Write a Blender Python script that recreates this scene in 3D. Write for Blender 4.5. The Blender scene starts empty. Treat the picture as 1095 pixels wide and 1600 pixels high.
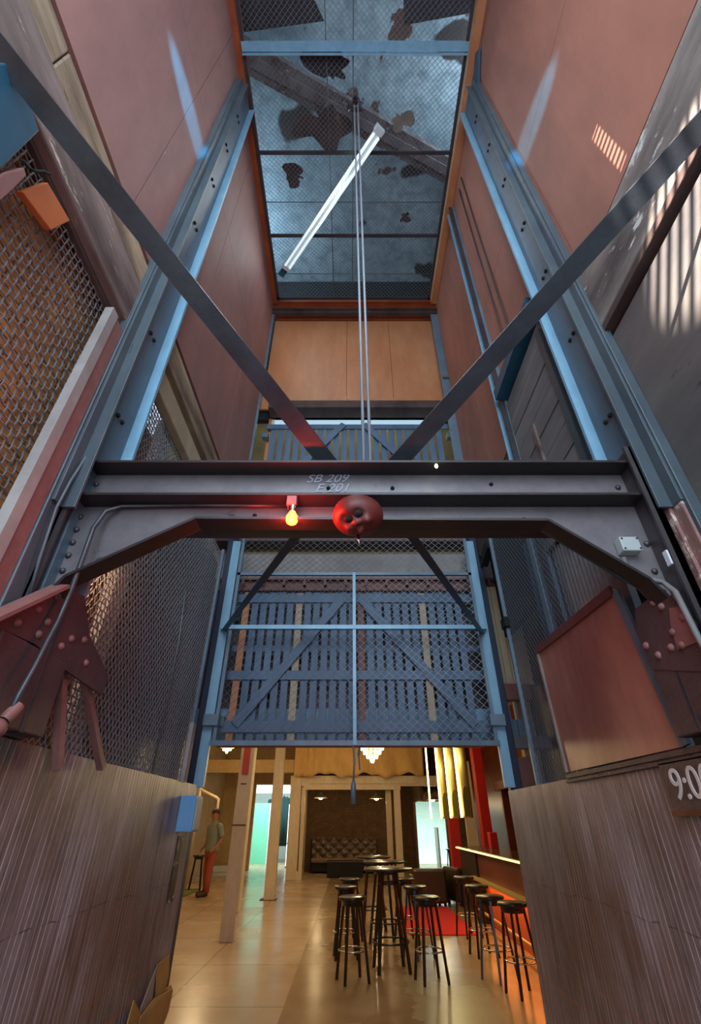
import bpy, math, random
from mathutils import Vector, Matrix, Quaternion
random.seed(7)
S = bpy.context.scene
COL = S.collection
# ---------------------------------------------------------------- camera, world, light
PITCH = math.radians(34.1)
FPX = 717.0
CAMZ = 1.5
cam = bpy.data.cameras.new('camera')
cam.sensor_fit = 'VERTICAL'
cam.sensor_height = 36.0
cam.sensor_width = 24.6
cam.lens = FPX / 1600 * 36.0
cam.clip_start = 0.05
cam.clip_end = 200
co = bpy.data.objects.new('camera', cam)
co.location = (0, 0, CAMZ)
co.rotation_euler = (math.radians(90) + PITCH, 0, 0)
COL.objects.link(co)
S.camera = co
S.view_settings.view_transform = 'Standard'
S.view_settings.look = 'None'
S.view_settings.exposure = 0.0
S.view_settings.gamma = 1.0
S.view_settings.use_curve_mapping = False
try:
    S.cycles.use_denoising = True
    S.cycles.max_bounces = 6
    S.cycles.sample_clamp_indirect = 3.0
except Exception:
    pass
w = bpy.data.worlds.new('world')
S.world = w
w.use_nodes = True
w.node_tree.nodes['Background'].inputs[0].default_value = (0.62, 0.76, 0.95, 1)
w.node_tree.nodes['Background'].inputs[1].default_value = 0.9


def area(name, loc, aim, sx, sy, power, color):
    l = bpy.data.lights.new(name, 'AREA')
    l.shape = 'RECTANGLE'
    l.size, l.size_y, l.energy, l.color = sx, sy, power, color
    o = bpy.data.objects.new(name, l)
    o.location = loc
    o.rotation_euler = (Vector(aim) - Vector(loc)).to_track_quat('-Z', 'Y').to_euler()
    COL.objects.link(o)
    return o


def point(name, loc, power, color, r=0.08):
    l = bpy.data.lights.new(name, 'POINT')
    l.energy, l.color, l.shadow_soft_size = power, color, r
    o = bpy.data.objects.new(name, l)
    o.location = loc
    COL.objects.link(o)
    return o


def spot(name, loc, aim, power, color, ang, blend, r=0.05):
    l = bpy.data.lights.new(name, 'SPOT')
    l.energy, l.color, l.spot_size, l.spot_blend, l.shadow_soft_size = power, color, math.radians(ang), blend, r
    o = bpy.data.objects.new(name, l)
    o.location = loc
    o.rotation_euler = (Vector(aim) - Vector(loc)).to_track_quat('-Z', 'Y').to_euler()
    COL.objects.link(o)
    return o


# daylight of the open landing behind the lift car
area('landing_daylight', (0.0, -1.8, 5.0), (0.05, 4.0, 3.2), 2.4, 3.6, 200, (0.70, 0.86, 1.0))
# daylight slipping past the upper floor gate, one grazing streak on each side wall
spot('left_streak_daylight', (-0.42, -1.0, 5.75), (-1.28, 1.20, 6.18), 1700, (0.03, 0.46, 0.95), 9.6, 0.8, 0.02)
spot('right_streak_daylight', (0.56, -1.0, 5.10), (1.42, 1.27, 6.02), 1700, (0.03, 0.46, 0.95), 9.0, 0.8, 0.02)
# sun on the right wall, striped by slats added out of view
spot('striped_sun', (-0.9, -1.0, 4.3), (1.42, 0.76, 3.55), 4200, (1.0, 0.92, 0.82), 15, 0.5, 0.004)
area('car_rear_fill', (0.0, -1.4, 1.7), (0.0, 3.0, 1.9), 2.0, 1.5, 26, (0.78, 0.88, 1.0))  # low fill added to brighten the brick, side mesh and front gate
# daylight of the windows in the loft over the mesh ceiling
area('loft_window_light', (-2.3, 3.6, 9.0), (0.3, 2.5, 9.6), 0.8, 2.6, 230, (0.55, 0.80, 1.0))
area('loft_right_window_light', (2.3, 1.6, 9.0), (0.0, 1.5, 9.6), 0.8, 2.6, 150, (0.6, 0.82, 1.0))
# fluorescent batten light inside the shaft
area('batten_light', (-0.32, 2.75, 8.42), (-0.25, 2.6, 4.0), 0.3, 1.9, 16, (0.92, 0.97, 1.0))
# hall: added ceiling fills without fixtures, then the bright rooms beyond
area('hall_ceiling_fill', (-1.5, 9.2, 3.75), (-1.5, 9.2, 0), 5.0, 7.5, 120, (1.0, 0.78, 0.50))
area('hall_rear_fill', (0.0, 15.5, 3.75), (0.0, 17.5, 1.5), 4.0, 3.0, 55, (1.0, 0.74, 0.44))
area('bright_studio_light', (3.3, 24.5, 3.0), (3.3, 24.0, 0), 3.0, 3.0, 230, (0.75, 1.0, 0.95))
area('bright_rear_window_light', (-3.6, 23.6, 3.7), (-3.5, 25.0, 0.6), 3.0, 2.0, 330, (0.72, 0.95, 1.0))
point('left_cavity_fill', (-1.335, 2.02, 2.55), 6, (1.0, 0.66, 0.40), 0.04)  # warm fill added behind the side mesh, no lamp body there
# upper landing, lit behind its slat gate
area('upper_landing_light', (0.0, 6.0, 7.6), (0.0, 8.0, 5.2), 3.0, 1.0, 60, (0.85, 1.0, 0.55))


# ---------------------------------------------------------------- pixel helpers (1095 x 1600 frame)
def ray(u, v):
    a = (u - 547.5) / FPX
    b = (800 - v) / FPX
    return a, math.cos(PITCH) - b * math.sin(PITCH), math.sin(PITCH) + b * math.cos(PITCH)


def RX(u, v, X):
    x, y, z = ray(u, v)
    t = X / x
    return Vector((X, y * t, z * t + CAMZ))


def RY(u, v, Y):
    x, y, z = ray(u, v)
    t = Y / y
    return Vector((x * t, Y, z * t + CAMZ))


def RZ(u, v, Z):
    x, y, z = ray(u, v)
    t = (Z - CAMZ) / z
    return Vector((x * t, y * t, Z))


# ---------------------------------------------------------------- mesh builder
class MB:
    def __init__(self):
        self.v, self.f, self.s = [], [], []

    def add(self, vs, fs, smooth=False):
        n = len(self.v)
        self.v += [tuple(p) for p in vs]
        for q in fs:
            self.f.append([i + n for i in q])
            self.s.append(smooth)
        return self

    def box(self, x0, x1, y0, y1, z0, z1):
        vs = [(x, y, z) for z in (z0, z1) for y in (y0, y1) for x in (x0, x1)]
        return self.add(vs, [(0, 2, 3, 1), (4, 5, 7, 6), (0, 1, 5, 4), (2, 6, 7, 3), (0, 4, 6, 2), (1, 3, 7, 5)])

    def bar(self, a, b, w, h, up=(0, 0, 1)):
        a, b = Vector(a), Vector(b)
        d = (b - a).normalized()
        u = Vector(up)
        s = d.cross(u)
        if s.length < 1e-4:
            s = d.cross(Vector((0, 1, 0)))
        s.normalize()
        u = s.cross(d).normalized()
        vs = []
        for p in (a, b):
            for i, j in ((-1, -1), (1, -1), (1, 1), (-1, 1)):
                vs.append(p + s * (w / 2 * i) + u * (h / 2 * j))
        return self.add(vs, [(3, 2, 1, 0), (4, 5, 6, 7), (0, 1, 5, 4), (1, 2, 6, 5), (2, 3, 7, 6), (3, 0, 4, 7)])

    def prism(self, pts, d):
        pts = [Vector(p) for p in pts]
        d = Vector(d)
        n = len(pts)
        vs = pts + [p + d for p in pts]
        fs = [list(range(n))[::-1], list(range(n, 2 * n))]
        for i in range(n):
            j = (i + 1) % n
            fs.append((i, j, j + n, i + n))
        return self.add(vs, fs)

    def tube(self, pts, r, n=8, caps=True, smooth=True):
        pts = [Vector(p) for p in pts]
        rs = r if isinstance(r, (list, tuple)) else [r] * len(pts)
        t0 = (pts[1] - pts[0]).normalized()
        ref = Vector((0, 0, 1)) if abs(t0.z) < 0.9 else Vector((1, 0, 0))
        a = t0.cross(ref).normalized()
        vs = []
        for i, p in enumerate(pts):
            if i == 0:
                t = t0
            elif i == len(pts) - 1:
                t = (pts[i] - pts[i - 1]).normalized()
            else:
                t = ((pts[i] - pts[i - 1]).normalized() + (pts[i + 1] - pts[i]).normalized())
                if t.length < 1e-6:
                    t = (pts[i + 1] - pts[i])
                t.normalize()
            a = (a - t * a.dot(t))
            if a.length < 1e-6:
                a = t.cross(ref)
            a.normalize()
            b = t.cross(a)
            for k in range(n):
                q = 2 * math.pi * (k + 0.5) / n
                vs.append(p + (a * math.cos(q) + b * math.sin(q)) * rs[i])
        fs = []
        for i in range(len(pts) - 1):
            for k in range(n):
                l = (k + 1) % n
                fs.append((i * n + k, i * n + l, (i + 1) * n + l, (i + 1) * n + k))
        self.add(vs, fs, smooth)
        if caps:
            m = len(self.v) - len(vs)
            self.f.append([m + k for k in range(n)][::-1])
            self.s.append(False)
            e = m + (len(pts) - 1) * n
            self.f.append([e + k for k in range(n)])
            self.s.append(False)
        return self

    def lathe(self, prof, c=(0, 0, 0), n=20, axis=(0, 0, 1), smooth=True):
        c = Vector(c)
        ax = Vector(axis).normalized()
        a = ax.cross(Vector((0, 1, 0)) if abs(ax.y) < 0.9 else Vector((1, 0, 0))).normalized()
        b = ax.cross(a)
        vs, fs = [], []
        for (r, z) in prof:
            for k in range(n):
                q = 2 * math.pi * k / n
                vs.append(c + ax * z + (a * math.cos(q) + b * math.sin(q)) * max(r, 1e-4))
        for i in range(len(prof) - 1):
            for k in range(n):
                l = (k + 1) % n
                fs.append((i * n + k, i * n + l, (i + 1) * n + l, (i + 1) * n + k))
        return self.add(vs, fs, smooth)

    def ring(self, c, R, r, n=24, m=6, axis=(0, 0, 1)):
        c = Vector(c)
        ax = Vector(axis).normalized()
        a = ax.cross(Vector((0, 1, 0)) if abs(ax.y) < 0.9 else Vector((1, 0, 0))).normalized()
        b = ax.cross(a)
        vs, fs = [], []
        for k in range(n):
            q = 2 * math.pi * k / n
            d = a * math.cos(q) + b * math.sin(q)
            for j in range(m):
                p = 2 * math.pi * j / m
                vs.append(c + d * (R + r * math.cos(p)) + ax * (r * math.sin(p)))
        for k in range(n):
            for j in range(m):
                k2, j2 = (k + 1) % n, (j + 1) % m
                fs.append((k * m + j, k2 * m + j, k2 * m + j2, k * m + j2))
        return self.add(vs, fs, True)

    def ball(self, c, rx, ry=None, rz=None, n=12, m=8):
        ry = ry or rx
        rz = rz or rx
        vs, fs = [], []
        for i in range(m + 1):
            t = math.pi * i / m
            for k in range(n):
                q = 2 * math.pi * k / n
                vs.append((c[0] + rx * math.sin(t) * math.cos(q), c[1] + ry * math.sin(t) * math.sin(q), c[2] + rz * math.cos(t)))
        for i in range(m):
            for k in range(n):
                l = (k + 1) % n
                fs.append((i * n + k, (i + 1) * n + k, (i + 1) * n + l, i * n + l))
        return self.add(vs, fs, True)


def mesh_obj(name, mb, m, off=(0, 0, 0), bevel=0):
    me = bpy.data.meshes.new(name)
    ox, oy, oz = off
    me.from_pydata([(x - ox, y - oy, z - oz) for x, y, z in mb.v], [], mb.f)
    me.polygons.foreach_set('use_smooth', mb.s)
    me.materials.append(m)
    me.update()
    o = bpy.data.objects.new(name, me)
    COL.objects.link(o)
    if bevel:
        b = o.modifiers.new('bevel', 'BEVEL')
        b.width = bevel
        b.segments = 2
        b.limit_method = 'ANGLE'
    return o


class Thing:
    """an empty at the base of a thing; its parts are meshes built in world coordinates"""

    def __init__(self, name, label, cat, loc, group=None):
        o = bpy.data.objects.new(name, None)
        o.empty_display_size = 0.1
        COL.objects.link(o)
        o.location = loc
        o['label'] = label
        o['category'] = cat
        if group:
            o['group'] = group
        self.o, self.loc = o, Vector(loc)

    def part(self, name, mb, m, parent=None, label=None, bevel=0):
        p = mesh_obj(name, mb, m, self.loc, bevel)
        p.parent = parent or self.o
        if label:
            p['label'] = label
        return p


def single(name, label, cat, mb, m, group=None, bevel=0, kind=None):
    xs = [p[0] for p in mb.v]
    ys = [p[1] for p in mb.v]
    zs = [p[2] for p in mb.v]
    off = ((min(xs) + max(xs)) / 2, (min(ys) + max(ys)) / 2, min(zs))
    o = mesh_obj(name, mb, m, off, bevel)
    o.location = off
    o['label'] = label
    o['category'] = cat
    if group:
        o['group'] = group
    if kind:
        o['kind'] = kind
    return o


def struct(name, mb, m, bevel=0):
    o = mesh_obj(name, mb, m, (0, 0, 0), bevel)
    o['kind'] = 'structure'
    return o


def dup(root, loc, rotz, label, group=None):
    r = root.copy()
    COL.objects.link(r)
    r.location = loc
    r.rotation_euler = (0, 0, rotz)
    r['label'] = label
    if group:
        r['group'] = group
    for ch in list(root.children):
        c = ch.copy()
        COL.objects.link(c)
        c.parent = r
        for g in ch.children:
            d = g.copy()
            COL.objects.link(d)
            d.parent = c
    return r


# ---------------------------------------------------------------- materials
class NT:
    def __init__(self, name):
        self.m = bpy.data.materials.new(name)
        self.m.use_nodes = True
        self.t = self.m.node_tree
        self.b = self.t.nodes['Principled BSDF']
        self.c = None

    def n(self, typ, **kw):
        x = self.t.nodes.new(typ)
        for k, v in kw.items():
            setattr(x, k, v)
        return x

    def l(self, a, b):
        self.t.links.new(a, b)

    def coord(self, scale=(1, 1, 1)):
        tc = self.n('ShaderNodeTexCoord')
        mp = self.n('ShaderNodeMapping')
        mp.inputs['Scale'].default_value = scale
        self.l(tc.outputs['Object'], mp.inputs[0])
        return mp.outputs[0]

    def noise(self, scale, stretch=(1, 1, 1), detail=6, rough=0.6, lo=0.35, hi=0.65):
        x = self.n('ShaderNodeTexNoise')
        x.inputs['Scale'].default_value = scale
        x.inputs['Detail'].default_value = detail
        x.inputs['Roughness'].default_value = rough
        self.l(self.coord(stretch), x.inputs['Vector'])
        r = self.n('ShaderNodeMapRange')
        r.inputs[1].default_value = lo
        r.inputs[2].default_value = hi
        self.l(x.outputs[0], r.inputs[0])
        return r.outputs[0]

    def mix(self, fac, a, b, blend='MIX'):
        x = self.n('ShaderNodeMix', data_type='RGBA', blend_type=blend)
        if isinstance(fac, float):
            x.inputs[0].default_value = fac
        else:
            self.l(fac, x.inputs[0])
        for s, i in ((a, 6), (b, 7)):
            if isinstance(s, (tuple, list)):
                x.inputs[i].default_value = (*s[:3], 1)
            else:
                self.l(s, x.inputs[i])
        return x.outputs[2]

    def math(self, op, a, b=None, c=None):
        x = self.n('ShaderNodeMath', operation=op)
        for i, s in enumerate((a, b, c)):
            if s is None:
                continue
            if isinstance(s, (int, float)):
                x.inputs[i].default_value = s
            else:
                self.l(s, x.inputs[i])
        return x.outputs[0]

    def bump(self, h, strength, dist=0.01):
        x = self.n('ShaderNodeBump')
        x.inputs['Strength'].default_value = strength
        x.inputs['Distance'].default_value = dist
        self.l(h, x.inputs['Height'])
        self.l(x.outputs[0], self.b.inputs['Normal'])

    def done(self, color, rough=0.6, metal=0.0, spec=None):
        if isinstance(color, (tuple, list)):
            self.b.inputs['Base Color'].default_value = (*color[:3], 1)
        else:
            self.l(color, self.b.inputs['Base Color'])
        if isinstance(rough, (int, float)):
            self.b.inputs['Roughness'].default_value = rough
        else:
            self.l(rough, self.b.inputs['Roughness'])
        self.b.inputs['Metallic'].default_value = metal
        if spec is not None:
            self.b.inputs['Specular IOR Level'].default_value = spec
        return self.m


def srgb(r, g, b):
    return tuple(((c / 255) / 12.92 if c / 255 <= 0.04045 else ((c / 255 + 0.055) / 1.055) ** 2.4) for c in (r, g, b))


def worn(name, c1, c2, scale=4, stretch=(1, 1, 1), rough=0.6, metal=0.0, spots=None, spot_amt=0.62, bump=0.15):
    """two mixed tones plus a sparse third one (scuffs, rust, chips)"""
    k = NT(name)
    f = k.noise(scale, stretch)
    c = k.mix(f, srgb(*c1), srgb(*c2))
    g = k.noise(scale * 5, stretch, 8, 0.7)
    c = k.mix(k.math('MULTIPLY', g, 0.35), c, k.mix(0.5, c, (0, 0, 0)))
    if spots:
        h = k.noise(scale * 2.7, stretch, 8, 0.75, spot_amt, spot_amt + 0.04)
        c = k.mix(h, c, srgb(*spots))
    k.bump(g, bump, 0.004)
    return k.done(c, rough, metal)


def flat(name, c, rough=0.5, metal=0.0, spec=None):
    k = NT(name)
    g = k.noise(14, (1, 1, 1), 5, 0.6)
    col = k.mix(k.math('MULTIPLY', g, 0.22), srgb(*c), tuple(x * 0.6 for x in srgb(*c)))
    return k.done(col, rough, metal, spec)


def glow(name, c, strength):
    k = NT(name)
    k.b.inputs['Emission Color'].default_value = (*srgb(*c), 1)
    k.b.inputs['Emission Strength'].default_value = strength
    return k.done(srgb(*c), 0.5)


M = {}
M['ply_left'] = worn('red_brown_plywood', (150, 108, 102), (172, 122, 112), 1.1, (1, 1, 0.35), 0.62, 0, (205, 190, 182), 0.70)
M['ply_right'] = worn('warm_red_plywood', (160, 104, 86), (186, 122, 100), 1.1, (1, 1, 0.35), 0.62, 0, (208, 180, 165), 0.71)
M['ply_front'] = worn('orange_plywood', (190, 118, 72), (206, 142, 100), 1.3, (1, 1, 0.3), 0.5, 0, (214, 180, 150), 0.72)
M['orange_trim'] = worn('orange_painted_timber', (176, 82, 38), (150, 66, 34), 3, (1, 1, 0.5), 0.55)
M['grey_ply'] = worn('dark_grey_plywood', (88, 84, 84), (110, 104, 100), 2.2, (1, 0.25, 1.2), 0.45, 0, (60, 56, 56), 0.64)
M['timber'] = worn('weathered_timber', (152, 130, 122), (76, 58, 52), 3.4, (1, 0.3, 1.6), 0.75, 0, (205, 190, 172), 0.60, 0.5)
M['timber_stained'] = worn('stained_grey_timber', (160, 148, 138), (84, 74, 72), 3.0, (1, 0.35, 1.0), 0.8, 0, (210, 210, 204), 0.60, 0.6)
M['timber_dark'] = worn('stained_dark_timber', (92, 70, 64), (58, 44, 42), 2.6, (1, 0.35, 1.2), 0.75, 0, (140, 112, 100), 0.64, 0.5)
M['timber_pale'] = worn('pale_split_timber', (196, 172, 138), (110, 86, 70), 3.8, (1, 0.3, 1.6), 0.75, 0, (70, 54, 48), 0.62, 0.5)
M['steel_blue'] = worn('blue_grey_painted_steel', (96, 116, 132), (122, 142, 156), 2.5, (1, 1, 0.4), 0.42, 0.15, (58, 62, 66), 0.66)
M['steel_light'] = worn('pale_blue_painted_steel', (128, 172, 198), (146, 188, 212), 2.5, (1, 1, 0.4), 0.4, 0.1, (90, 100, 108), 0.68)
M['steel_dark'] = worn('dark_painted_steel', (62, 56, 60), (78, 70, 74), 3, (1, 1, 1), 0.38, 0.2, (44, 36, 36), 0.62)
M['steel_grey'] = worn('smudged_grey_steel', (104, 98, 102), (128, 120, 122), 2.2, (1, 1, 1), 0.4, 0.2, (66, 60, 62), 0.62)
M['steel_green'] = worn('grey_green_painted_steel', (72, 82, 90), (92, 104, 110), 2.4, (1, 1, 0.4), 0.4, 0.1, (60, 62, 62), 0.64)
M['flange'] = worn('shaded_brown_flange', (54, 44, 44), (42, 36, 38), 3, (1, 1, 1), 0.4, 0.2)  # underside shade put into the colour, darker than the web
M['strap'] = worn('dark_flat_bar_steel', (68, 74, 80), (54, 56, 62), 3, (1, 1, 1), 0.35, 0.3)
M['maroon'] = worn('maroon_painted_steel', (98, 72, 70), (78, 58, 58), 4, (1, 1, 1), 0.42, 0.1, (150, 120, 116), 0.67, 0.5)
M['pink_steel'] = worn('pink_primer_steel', (150, 104, 98), (128, 86, 80), 4, (1, 1, 1), 0.5, 0.0, (96, 60, 52), 0.66)
M['pink_flaking'] = worn('pink_flaking_paint', (150, 110, 104), (124, 90, 84), 5, (1, 1, 0.5), 0.6, 0, (206, 184, 172), 0.55)
M['girder'] = worn('flaking_pale_girder', (128, 116, 116), (92, 72, 68), 4, (1, 1, 1), 0.7, 0, (190, 188, 190), 0.60)
M['plank'] = worn('grey_weathered_plank', (134, 130, 128), (104, 102, 104), 3, (1, 0.25, 1.6), 0.6, 0, (70, 68, 70), 0.64)
M['rail_base'] = worn('dull_blue_rail', (84, 98, 112), (104, 122, 136), 2.5, (1, 1, 0.4), 0.45, 0.1, (56, 58, 62), 0.64)
M['sheet_grey'] = worn('grey_corrugated', (122, 120, 120), (104, 102, 104), 3)
M['wire'] = flat('galvanised_wire', (116, 124, 130), 0.42, 0.4)
M['wire_dark'] = flat('grimy_wire', (100, 104, 110), 0.5, 0.3)
M['wire_warm'] = flat('tarnished_wire', (128, 124, 124), 0.5, 0.2)
M['wire_side'] = flat('pale_mesh_wire', (156, 154, 158), 0.5, 0.2)
M['slat'] = worn('blue_grey_painted_slat', (82, 104, 130), (100, 122, 148), 3, (1, 1, 0.3), 0.55, 0, (70, 66, 76), 0.66)
M['slat_pale'] = worn('bare_pale_slat', (198, 180, 152), (178, 156, 130), 3, (1, 1, 0.3), 0.6)
M['slat_red'] = worn('red_brown_slat', (140, 88, 76), (118, 76, 70), 3, (1, 1, 0.3), 0.6)
M['cream'] = worn('cream_painted_board', (196, 176, 144), (178, 156, 126), 2, (1, 1, 0.4), 0.6, 0, (130, 110, 90), 0.68)
M['plaster'] = worn('grubby_white_plaster', (172, 164, 158), (146, 138, 134), 2, (1, 1, 1), 0.8)
M['black'] = flat('black_gap', (14, 13, 14), 0.8)
M['box_blue'] = worn('teal_painted_sheet_steel', (38, 84, 108), (48, 98, 122), 2, (1, 1, 0.3), 0.4, 0.1, (110, 142, 158), 0.70)
M['orange_box'] = flat('orange_steel', (186, 96, 40), 0.5)
M['red_board'] = worn('varnished_red_board', (140, 80, 58), (196, 138, 112), 1.2, (1, 1, 0.4), 0.26, 0, (196, 150, 130), 0.74)
M['grey_plastic'] = flat('grey_plastic', (176, 182, 180), 0.5)
M['switch_blue_lit'] = flat('blue_lit_plastic', (112, 168, 214), 0.4)
M['brown_leather'] = flat('dark_brown_leather', (52, 36, 26), 0.35)
M['dark_wood'] = flat('very_dark_wood', (38, 26, 20), 0.3)
M['chrome'] = flat('chrome', (200, 196, 190), 0.18, 1.0)
M['stool_black'] = flat('black_lacquer', (30, 24, 21), 0.3)
M['seat_gloss'] = flat('black_vinyl', (34, 30, 28), 0.25)
M['hall_wall'] = worn('tan_plaster', (196, 166, 116), (184, 152, 102), 1.2, (1, 1, 1), 0.8)
M['column'] = worn('dusty_white_paint', (206, 190, 176), (192, 172, 156), 2, (1, 1, 0.4), 0.6, 0, (120, 96, 80), 0.70)
M['column_warm'] = worn('cream_white_paint', (214, 196, 164), (204, 184, 150), 2, (1, 1, 0.4), 0.6)
M['curtain'] = worn('golden_beige_cloth', (216, 176, 108), (206, 164, 98), 1.4, (1, 1, 0.4), 0.9)
M['gold'] = flat('brushed_gold', (206, 176, 104), 0.45, 0.5)
M['red_paint'] = flat('red_paint', (190, 34, 26), 0.4)
M['red_carpet'] = worn('red_carpet_pile', (200, 34, 28), (180, 26, 24), 20, (1, 1, 1), 0.95)
M['bar_wood'] = worn('red_brown_bar_wood', (120, 58, 36), (96, 44, 28), 2, (0.4, 1, 1), 0.35)
M['bar_top'] = flat('dark_bar_top', (70, 52, 34), 0.2)
M['white_wall'] = flat('white_studio_paint', (212, 222, 218), 0.7)
M['green_panel'] = flat('mint_green_panel', (120, 206, 168), 0.6)
M['teal_cloth'] = flat('dark_teal_cloth', (16, 46, 48), 0.9)
M['turf'] = flat('green_mat', (96, 104, 36), 0.95)
M['red_sign'] = flat('red_sign_enamel', (196, 52, 38), 0.5)
M['white_ink'] = flat('white_ink', (226, 220, 210), 0.6)
M['chalk'] = flat('pale_chalk', (168, 172, 184), 0.9)
M['rope'] = flat('pale_wire_rope', (150, 156, 164), 0.5, 0.2)
M['cardboard'] = worn('torn_cardboard', (200, 150, 80), (180, 128, 66), 5, (1, 1, 1), 0.8)
M['cardboard_grey'] = worn('printed_cardboard', (168, 150, 130), (140, 126, 116), 6, (1, 1, 1), 0.8)
M['navy'] = worn('dark_navy_painted_steel', (36, 44, 64), (46, 56, 78), 2, (1, 1, 0.4), 0.45)
M['doll'] = worn('red_brown_rubber_skin', (126, 46, 38), (100, 36, 32), 4, (1, 1, 1), 0.5)
M['glow_tube'] = glow('warm_led_tube', (255, 236, 150), 6.0)
M['glow_led'] = glow('warm_led_strip', (255, 226, 140), 2.2)
M['glow_orange'] = glow('orange_under_bar_glow', (255, 92, 26), 0.55)
M['glow_bulb'] = glow('red_hot_bulb', (255, 84, 38), 12.0)
M['glow_fil'] = glow('bulb_core', (255, 200, 140), 60.0)
M['glow_crystal'] = glow('lit_crystal', (255, 224, 160), 3.0)
M['glow_pendant'] = glow('pendant_bulb', (255, 226, 170), 10.0)
M['fluoro'] = glow('cool_fluorescent', (222, 240, 246), 0.9)
M['white_enamel'] = flat('white_enamel', (214, 220, 222), 0.4)
M['window_light'] = glow('bright_window', (235, 250, 255), 1.6)


def brick_mat(name, c1, c2, mortar, scale, axis):
    k = NT(name)
    tc = k.n('ShaderNodeTexCoord')
    sp = k.n('ShaderNodeSeparateXYZ')
    k.l(tc.outputs['Object'], sp.inputs[0])
    cb = k.n('ShaderNodeCombineXYZ')
    k.l(sp.outputs[axis], cb.inputs[0])
    k.l(sp.outputs[2], cb.inputs[1])
    b = k.n('ShaderNodeTexBrick')
    k.l(cb.outputs[0], b.inputs['Vector'])
    b.inputs['Color1'].default_value = (*srgb(*c1), 1)
    b.inputs['Color2'].default_value = (*srgb(*c2), 1)
    b.inputs['Mortar'].default_value = (*srgb(*mortar), 1)
    b.inputs['Scale'].default_value = scale
    b.inputs['Mortar Size'].default_value = 0.02
    n = k.noise(5, (1, 1, 1), 6)
    c = k.mix(k.math('MULTIPLY', n, 0.6), b.outputs[0], tuple(x * 0.3 for x in srgb(*c1)))
    k.bump(b.outputs[1], -0.6, 0.01)
    return k.done(c, 0.85)


M['brick_ochre'] = brick_mat('ochre_brick', (232, 160, 84), (206, 128, 64), (90, 66, 48), 4.2, 1)
M['brick_brown'] = brick_mat('brown_brick', (98, 70, 38), (82, 58, 32), (58, 42, 24), 3.0, 0)


def panel_mat():
    """grooved lift panelling: worn thin pale lines on the ribs, grime, orange scratches"""
    k = NT('worn_grooved_panel')
    tc = k.n('ShaderNodeTexCoord')
    sp = k.n('ShaderNodeSeparateXYZ')
    k.l(tc.outputs['Object'], sp.inputs[0])
    y = sp.outputs[1]
    z = sp.outputs[2]
    base = k.mix(k.noise(1.3, (1, 1, 0.6), 5, 0.6, 0.35, 0.65), srgb(112, 90, 84), srgb(182, 164, 168))
    base = k.mix(k.math('MULTIPLY', k.noise(1.0, (1, 1, 0.7), 4, 0.6, 0.52, 0.66), 0.8), base, srgb(118, 82, 64))
    base = k.mix(k.math('MULTIPLY', k.noise(10, (1, 3, 0.16), 8, 0.7, 0.45, 0.7), 0.75), base, srgb(60, 44, 40))
    base = k.mix(k.math('MULTIPLY', k.noise(40, (1, 2, 0.4), 6, 0.7, 0.55, 0.7), 0.7), base, srgb(52, 38, 36))
    fr = k.math('FRACT', k.math('MULTIPLY', y, 25.0))
    line = k.math('LESS_THAN', k.math('ABSOLUTE', k.math('SUBTRACT', fr, 0.5)), 0.06)
    wear = k.noise(5, (1, 2.5, 0.3), 6, 0.6, 0.46, 0.6)
    c = k.mix(k.math('MULTIPLY', k.math('MULTIPLY', line, wear), 0.7), base, srgb(214, 200, 198))
    wob = k.math('MULTIPLY', k.noise(1.2, (1, 1, 0.01), 4, 0.5, 0.2, 0.8), 0.07)
    for z0, col, th, amt in ((1.12, (40, 28, 26), 0.0028, 0.7), (0.62, (184, 92, 46), 0.006, 0.8), (0.74, (184, 92, 46), 0.004, 0.6)):
        d = k.math('ABSOLUTE', k.math('SUBTRACT', z, k.math('ADD', wob, z0)))
        ln = k.math('MULTIPLY', k.math('LESS_THAN', d, th), k.noise(14, (1, 1, 1), 6, 0.7, 0.44, 0.56))
        c = k.mix(k.math('MULTIPLY', ln, amt), c, srgb(*col))
    rust = k.noise(3.2, (1, 2.2, 0.5), 6, 0.65, 0.66, 0.72)
    c = k.mix(k.math('MULTIPLY', rust, 0.6), c, srgb(150, 74, 42))
    k.bump(wear, 0.2, 0.003)
    return k.done(c, 0.38)


M['panel'] = panel_mat()


def floor_mat():
    k = NT('hall_floor')
    tc = k.n('ShaderNodeTexCoord')
    sp = k.n('ShaderNodeSeparateXYZ')
    k.l(tc.outputs['Object'], sp.inputs[0])
    x, y = sp.outputs[0], sp.outputs[1]
    tile = k.mix(k.noise(0.9, (1, 1, 1)), srgb(186, 162, 130), srgb(164, 138, 106))
    jx = k.math('LESS_THAN', k.math('FRACT', k.math('MULTIPLY', k.math('ADD', x, 0.65), 0.83)), 0.012)
    jy = k.math('LESS_THAN', k.math('FRACT', k.math('MULTIPLY', y, 0.62)), 0.012)
    tile = k.mix(k.math('MULTIPLY', k.math('MAXIMUM', jx, jy), 0.7), tile, srgb(60, 46, 36))
    conc = k.mix(k.noise(0.7, (1, 1, 1)), srgb(150, 124, 86), srgb(124, 98, 66))
    conc = k.mix(k.noise(3, (1, 1, 1), 8, 0.7, 0.6, 0.8), conc, srgb(104, 80, 56))
    pale = k.mix(k.noise(1.2, (1, 1, 1)), srgb(168, 152, 112), srgb(146, 130, 92))
    c = k.mix(k.math('GREATER_THAN', x, -0.66), tile, conc)
    edge = k.math('ADD', 0.55, k.math('MULTIPLY', k.noise(2, (1, 1, 1)), 0.25))
    right = k.math('MULTIPLY', k.math('GREATER_THAN', x, edge), k.math('LESS_THAN', y, 9.9))
    c = k.mix(right, c, pale)
    r = k.math('ADD', 0.22, k.math('MULTIPLY', k.noise(0.8, (1, 1, 1), 3), 0.07))
    return k.done(c, r, 0.0, 0.4)


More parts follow.
